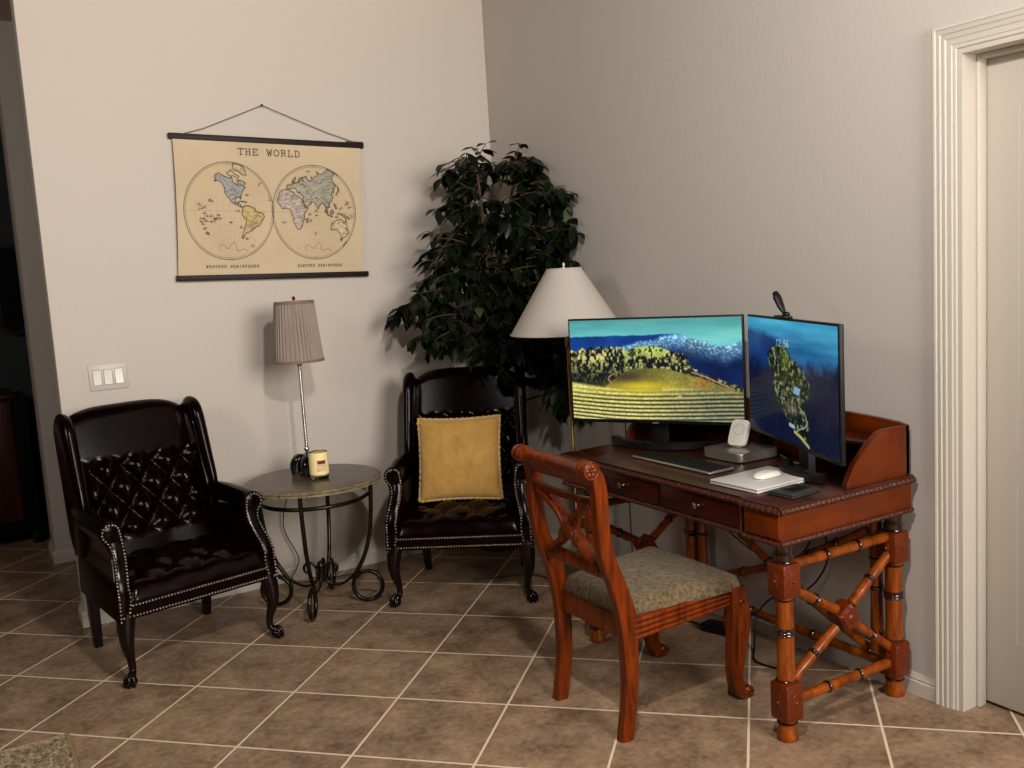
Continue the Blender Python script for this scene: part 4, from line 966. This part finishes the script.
def aerial():
    W, H = 420, 248; u, v = np.meshgrid(np.linspace(0, 1, W), np.linspace(0, 1, H)); n1 = fnoise(W, H, 60, 5, 15); n2 = fnoise(W, H, 18, 3, 16); n3 = fnoise(W, H, 8, 3, 18); ns = fnoise(W, H, 60, 3, 19, .35, 3); n4 = fnoise(W, H, 3.5, 2, 22)
    C = lambda *c: np.array(c, float); S_ = lambda x, w_=.012: np.clip(x / w_ + .5, 0, 1)
    k = np.clip(v / .45 + .2 * (n1 - .5), 0, 1)[..., None]
    img = C(66, 160, 194) * (1 - k) + C(16, 66, 124) * k + (ns[..., None] - .5) * C(60, 70, 60)
    def lay(mask, col): nonlocal img; m_ = np.clip(mask, 0, 1)[..., None]; img = img * (1 - m_) + np.clip(col, 0, 255) * m_
    lay(S_(v - (.10 + .16 * u + .07 * (n1 - .5)), .06) * S_(.42 - u, .08), C(14, 46, 100) * (.7 + .6 * n1[..., None]))
    lay(S_(v - (.40 - .16 * np.clip(u - .5, 0, 1) + .14 * (n2 - .5)), .14), C(7, 15, 40) * (.65 + .7 * n1[..., None]) + C(14, 18, 30) * (n4[..., None] - .3))
    cxm = .40 + .30 * (v - .2) + .03 * np.sin(v * 16); wd = (.25 * np.clip(np.sin(np.clip((v - .19) / .76, 0, 1) * PI), 0, 1) ** .6) * (1.1 - .55 * v) * (.75 + .5 * n2)
    isl = S_(wd - np.abs(u - cxm), .03) * (v > .2)
    lay(isl, C(118, 124, 84) * np.clip((n3 - .46) * 3.6, 0, 1)[..., None] + C(8, 16, 16))
    lay(.8 * np.exp(-((u - .46) ** 2 / .0018 + (v - .33) ** 2 / .006)), C(120, 140, 52) * (.4 + 1.1 * n4[..., None]))
    lay(.7 * np.exp(-((u - .52) ** 2 / .006 + (v - .72) ** 2 / .004)), C(130, 120, 100) * (.3 + 1.2 * n4[..., None]))
    lay(S_(.035 - np.abs(u - .585 + .25 * (v - .55)), .01) * S_(.032 - np.abs(v - .56 - .15 * (u - .58)), .01), C(124, 158, 190)); lay(S_(.032 - np.abs(u - .52), .01) * S_(.016 - np.abs(v - .86 - .2 * (u - .52)), .01), C(150, 172, 196))
    stroke(img, [(W * a, H * b_) for a, b_ in ((.60, .68), (.66, .73), (.69, .79), (.66, .84), (.60, .87), (.55, .91))], 3, (160, 156, 146), .85)
    stroke(img, [(W * a, H * b_) for a, b_ in ((.55, .90), (.62, .93), (.70, .985))], 7, (178, 172, 92), .9)
    write(img, '12:56', W * .36, H * .165, 13, 9, 3.5, 2.2, (176, 206, 230), .8)
    return img
SCR = painted('lit_screen', .15, emit=1.0)
def monitor(label, pl, pr, z0, h, img, thick=.035, back=.02):
    pl, pr = Vector((*pl, 0)), Vector((*pr, 0)); ax = pr - pl; wdt = ax.length; rz = math.atan2(ax.y, ax.x); mid = (pl + pr) / 2
    t = thing('computer_monitor', label, 'monitor', (mid.x, mid.y, .760), rz, 'wide desktop monitors')
    z0 -= .760; w2 = wdt / 2
    bm = bmn(); box(bm, (-w2, .0, z0), (w2, .016, z0 + h), .003); box(bm, (-w2 * .62, .014, z0 + .04), (w2 * .62, thick + .012, z0 + h * .72), .012); finish(bm, 'housing', BEZEL, t)
    b = .007
    picture_mesh('screen', img, lambda u, v: (-w2 + b + u * (wdt - 2 * b), -.0012 + 0 * u, z0 + h - b - v * (h - 2 * b - .007)), SCR, t)
    bm = bmn(); tube(bm, [(0, .055, .008), (0, .055, z0 + .18)], [(.075, .03), (.06, .028)], sec=SQ, up=(0, 1, 0)); finish(bm, 'stand_neck', BLACK, t)
    return t, w2, z0
m1, w2, zz = monitor('wide monitor on the left half of the desk showing a sunlit vineyard hill', (-.515, -1.423), (-.150, -2.034), .863, .417, landscape())
def arcbase(t, r, yc, span=1.15):
    bm = bmn(); P = [(r * math.sin(a), yc - r * math.cos(a) + r, .0145) for a in [(-1 + 2 * k / 24) * span for k in range(25)]]
    tube(bm, P, [(.034, .029)] * 25, sec=SQ, up=(0, 0, 1)); return finish(bm, 'stand_base', BLACK, t)
arcbase(m1, .27, .0, .95)
bm = bmn(); box(bm, (-.014, -.0035, zz + .001), (.014, -.0005, zz + .006), .001); finish(bm, 'logo_badge', SILV, m1)
m2, w2, zz = monitor('wide monitor on the right half of the desk showing a dark aerial lock screen', (-.178, -2.082), (-.450, -2.728), .862, .421, aerial())
arcbase(m2, .18, -.01, .85)
bm = bmn(); tube(bm, [(0, .055, .02), (0, .02, .016), (0, -.01, .014)], [(.08, .02)] * 3, sec=SQ, up=(0, 0, 1)); finish(bm, 'stand_arm', BLACK, m2)

# webcam clipped on the right monitor
d2 = Vector((-.280, -.680, 0)).normalized()
wc = thing('webcam', 'small black webcam on a bent arm clipped on top of the right monitor', 'webcam', (-.300, -2.366, 1.284), math.atan2(d2.y, d2.x))
bm = bmn(); box(bm, (-.055, -.006, .0), (.03, .022, .007), .002); box(bm, (-.01, .02, -.04), (.03, .025, .005), .002); ball(bm, (.02, .006, .012), .012, 12, (1.2, 1, .8)); finish(bm, 'clip', BLACK, wc)
bm = bmn(); tube(bm, [(.012, .004, .014), (-.004, .0, .036), (-.022, -.004, .066), (-.034, -.006, .084)], [(.012, .010), (.026, .018), (.032, .02), (.020, .016)], sec=[(x * .5, y * .5) for x, y in [(math.cos(k * PI / 5), math.sin(k * PI / 5)) for k in range(10)]], smooth=5); cb = finish(bm, 'camera_body', BLACK, wc, sharp=60)
bm = bmn(); lathe(bm, [(0, 0), (.007, 0), (.007, .003), (.004, .004), (0, .003)], (-.024, -.013, .070), 14, (.1, -1, .15)); finish(bm, 'lens', BLACKG, cb)

# ------------------------------------------------------------------ things on the desk
ZT = .758
kb = thing('keyboard', 'slim silver and black full-size keyboard at the front edge of the desk', 'keyboard', (-.428, -1.985, ZT), math.radians(-90.5))
bm = bmn(); box(bm, (-.215, -.060, .001), (.215, .060, .009), .004); finish(bm, 'keyboard_case', SILV, kb)
kx0 = -.209
rows = 6; cols = 21
for r_ in range(rows):
    y = -.052 + r_ * .0178; x = kx0; r2 = random.Random(r_)
    while x < .205:
        kw = .0158
        if r_ == 0 and -.12 < x < -.02: kw = .1
        if x + kw > .21: break
        bm = bmn(); box(bm, (x, y, .0085), (x + kw, y + .0155, .0112), .0012, 1)
        if True: KB = globals().setdefault('KB', bmn()); tmp = bpy.data.meshes.new('k'); bm.to_mesh(tmp); bm.free(); KB.from_mesh(tmp); bpy.data.meshes.remove(tmp)
        x += kw + .004
finish(KB, 'keys', KEYS, kb)

mc = thing('mini_computer', 'silver square mini computer under the white charging puck stand', 'computer', (-.200, -2.050, ZT), 0)
bm = bmn(); prism(bm, [(x * .1, y * .1) for x, y in [(math.copysign(abs(math.cos(a)) ** .22, math.cos(a)), math.copysign(abs(math.sin(a)) ** .22, math.sin(a))) for a in [k * PI / 24 + .001 for k in range(48)]]], lambda a, b, d: (a, b, d), .004, .036, .003); finish(bm, 'case', SILV, mc)
bm = bmn(); lathe(bm, [(0, 0), (.082, 0), (.084, .005), (0, .005)], seg=32); finish(bm, 'foot', BLACK, mc)
bm = bmn(); ball(bm, (-.1003, -.06, .02), .0016, 8); finish(bm, 'power_light', WHITE, mc)

ch = thing('wireless_charger', 'white rounded charging slab tilted on a small stand on the mini computer', 'charger', (-.222, -2.050, ZT + .036), math.radians(-74))
Mt = Matrix.Rotation(math.radians(-28), 3, 'X')
bm = bmn(); n = 40; pl = [(.036 * math.copysign(abs(math.cos(a)) ** .35, math.cos(a)), .050 * math.copysign(abs(math.sin(a)) ** .35, math.sin(a)) + .058) for a in [k * 2 * PI / n + .001 for k in range(n)]]
prism(bm, pl, lambda a, b, d: Mt @ Vector((a, d, b)), -.007, .007, .002); bd = finish(bm, 'charging_slab', WHITE, ch)
bm = bmn(); tube(bm, [Mt @ Vector((.021 * math.cos(a), -.0075, .070 + .021 * math.sin(a))) for a in [k * PI / 16 for k in range(32)]], .0012, seg=6, closed=True); finish(bm, 'charging_ring', mat('ring_grey', (190, 182, 172), .5), bd)
bm = bmn(); tube(bm, [(-.018, .014, .04), (-.018, .04, .004), (.018, .04, .004), (.018, .014, .04)], .002, seg=6); box(bm, (-.022, -.006, 0), (.022, .045, .003), .001); finish(bm, 'kickstand', CHROME, ch)

lp = thing('laptop', 'closed silver-white laptop at the right front of the desk with the mouse on it', 'laptop', (-.432, -2.392, ZT), math.radians(-88))
bm = bmn(); box(bm, (-.104, -.138, .001), (.104, .138, .0085), .0035); finish(bm, 'laptop_base', LAPT, lp)
bm = bmn(); box(bm, (-.104, -.138, .0095), (.104, .138, .0165), .0035); finish(bm, 'laptop_lid', LAPT, lp)
bm = bmn(); box(bm, (-.098, -.125, .008), (.098, .130, .010)); finish(bm, 'gap', BLACK, lp)
ms = thing('computer_mouse', 'white low computer mouse lying on the closed laptop', 'mouse', (-.420, -2.398, ZT + .0165), math.radians(5))
bm = bmn()
def mf(u, v):
    a = (u * 2 - 1); b = (v * 2 - 1); w_ = .029 * math.sqrt(max(0, 1 - abs(a) ** 3)); return (a * .056, b * w_, .003 + .017 * math.sqrt(max(0, 1 - a * a * .96)) * (max(0, 1 - b ** 4)) ** .5 * (1 if w_ > 0 else 0))
g = sheet(bm, mf, 24, 14); g2 = sheet(bm, lambda u, v: (mf(u, v)[0], mf(u, v)[1], .003), 24, 14); bmesh.ops.remove_doubles(bm, verts=bm.verts, dist=.0003); finish(bm, 'mouse_top', WHITE, ms, sharp=70)
bm = bmn(); prism(bm, [(.050 * math.cos(a), .024 * math.sin(a)) for a in [k * PI / 12 for k in range(24)]], lambda a, b, d: (a, b, d), 0, .0035); finish(bm, 'mouse_base', SILV, ms)
wl = thing('wallet', 'flat dark grey folded wallet beside the laptop on the desk corner', 'wallet', (-.470, -2.562, ZT), math.radians(4))
bm = bmn(); box(bm, (-.07, -.05, .001), (.07, .05, .006), .003); box(bm, (-.068, -.048, .007), (.068, .048, .012), .003); finish(bm, 'wallet_body', mat('dark_grey_leather', (46, 44, 44), .45, bump=(120, .3)), wl)
bm = bmn(); box(bm, (-.03, -.024, .012), (.05, .02, .0135), .0008); finish(bm, 'card_slot', BLACK, wl)
def cable(name, label, pts, r, m_, n=6):
    bm = bmn(); tube(bm, pts, r, seg=7, smooth=n); o = finish(bm, name, m_, sharp=80); return tag(o, label, 'cable')
cable('cable', 'thin pale cable looping on the desk in front of the right monitor', [(-.03, -2.0, .7635), (-.07, -2.10, .7615), (-.14, -2.235, .7612), (-.155, -2.29, .7612), (-.10, -2.275, .7612), (-.05, -2.24, .7612)], .0026, CORD)

# ------------------------------------------------------------------ cords
cable('cord', 'brown lamp cord hanging from the round table to the floor', [(-1.27, -.30, .57), (-1.30, -.10, .50), (-1.34, -.04, .30), (-1.28, -.05, .12), (-1.33, -.06, .012), (-1.2, -.10, .006), (-1.05, -.12, .006), (-.9, -.16, .006)], .003, CORDB)
cable('cable', 'thin dark cord lying on the tiles behind the desk chair', [(-.60, -.62, .006), (-.45, -.68, .006), (-.36, -.72, .006), (-.315, -.81, .006), (-.33, -.93, .006), (-.26, -1.0, .006), (-.18, -1.2, .006), (-.12, -1.5, .006)], .0035, CORDB)
cable('cable', 'black cord sagging from the desk down behind the chair', [(-.03, -1.62, .60), (-.03, -1.75, .42), (-.03, -1.95, .33), (-.03, -2.15, .36), (-.03, -2.25, .50), (-.03, -2.28, .60)], .0032, BLACK)
cable('cable', 'looped black cord hanging low behind the right desk leg', [(-.03, -2.25, .60), (-.03, -2.30, .40), (-.05, -2.22, .26), (-.05, -2.10, .22), (-.08, -2.00, .12), (-.16, -2.05, .008), (-.24, -2.15, .006), (-.2, -2.3, .006)], .0035, BLACK)
cable('cable', 'thin dark cable running down the wall left of the desk', [(-.006, -1.10, .95), (-.006, -1.10, .5), (-.006, -1.11, .08)], .002, CORDB)
ps = thing('power_adapter', 'black power adapter block lying on the tiles under the desk', 'adapter', (-.13, -1.86, 0), .3)
bm = bmn(); box(bm, (-.035, -.09, .0), (.035, .09, .035), .006); finish(bm, 'adapter_body', BLACK, ps)
bm = bmn(); tube(bm, [(0, .09, .018), (0, .12, .012), (.02, .18, .006)], .004, seg=7, smooth=4); finish(bm, 'lead', BLACK, ps)

# ------------------------------------------------------------------ rug corner
rg_ = thing('rug', 'brown woven rug whose corner lies at the lower left', 'rug', (-2.466, -1.130, 0), 0)
bm = bmn()
def rf(u, v):
    x = -u * 1.2; y = -v * .9; z = .006 + .0035 * math.sin(x * 380) * math.sin(y * 380 + (int(x * 60) % 2) * PI) 
    e = min(u * 1.2, v * .9); z = z if e > .006 else .009
    return (x, y, z + .001)
sheet(bm, rf, 260, 200)
rugc = finish(bm, 'rug_body', mat('rug_weave', (66, 50, 34), .95, vary=(70, (176, 154, 118))), rg_, sharp=80)
bm = bmn(); tube(bm, [(-1.2, 0, .006), (-.003, 0, .006), (0, -.003, .006), (0, -.9, .006)], .006, seg=8); finish(bm, 'binding', mat('rug_edge', (150, 124, 86), .9, bump=(200, .8)), rg_)

# ------------------------------------------------------------------ dim room beyond the opening
cb_ = thing('sideboard', 'red-brown and black sideboard in the dark room seen past the left wall', 'cabinet', (-2.95, 2.0, 0))
bm = bmn(); box(bm, (-.55, -.20, .07), (.66, .24, .90), .006); finish(bm, 'body', BLACK, cb_)
bm = bmn(); box(bm, (-.57, -.23, .90), (.60, .26, .925), .006); finish(bm, 'cabinet_top', REDC, cb_)
for x0, x1 in ((-.53, .0), (.02, .57)):
    bm = bmn(); box(bm, (x0, -.222, .16), (x1, -.198, .885), .005); d_ = finish(bm, 'door', REDC, cb_)
    bm = bmn(); ball(bm, (x1 - .04 if x0 < 0 else x0 + .04, -.235, .55), .012, 10); finish(bm, 'knob', BRASS, d_)
for x in (-.52, .63):
    for y in (-.17, .21): bm = bmn(); box(bm, (x - .025, y - .025, 0), (x + .025, y + .025, .075), .004); finish(bm, 'foot', BLACK, cb_)
mr = thing('wall_mirror', 'narrow dark-framed mirror with rounded ends on the far dark wall', 'mirror', (-2.265, 2.449, 1.545))
bm = bmn()
def capsule(hw, hh, n=12): return [(hw * math.cos(a), (hh - hw) + hw * math.sin(a)) for a in [k * PI / n for k in range(n + 1)]] + [(hw * math.cos(a), -(hh - hw) + hw * math.sin(a)) for a in [PI + k * PI / n for k in range(n + 1)]]
A = capsule(.10, .30); B = capsule(.07, .27)
va = [[bm.verts.new((x, y, z)) for x, z in L] for L, y in ((A, 0), (A, -.03), (B, -.03), (B, -.01))]
for p, q in zip(va, va[1:]):
    for k in range(len(p)): bm.faces.new((p[k], p[(k + 1) % len(p)], q[(k + 1) % len(q)], q[k]))
finish(bm, 'mirror_frame', BLACK, mr)
bm = bmn(); prism(bm, B, lambda a, b, d: (a, d, b), -.012, -.002); finish(bm, 'mirror_glass', MIR, mr)
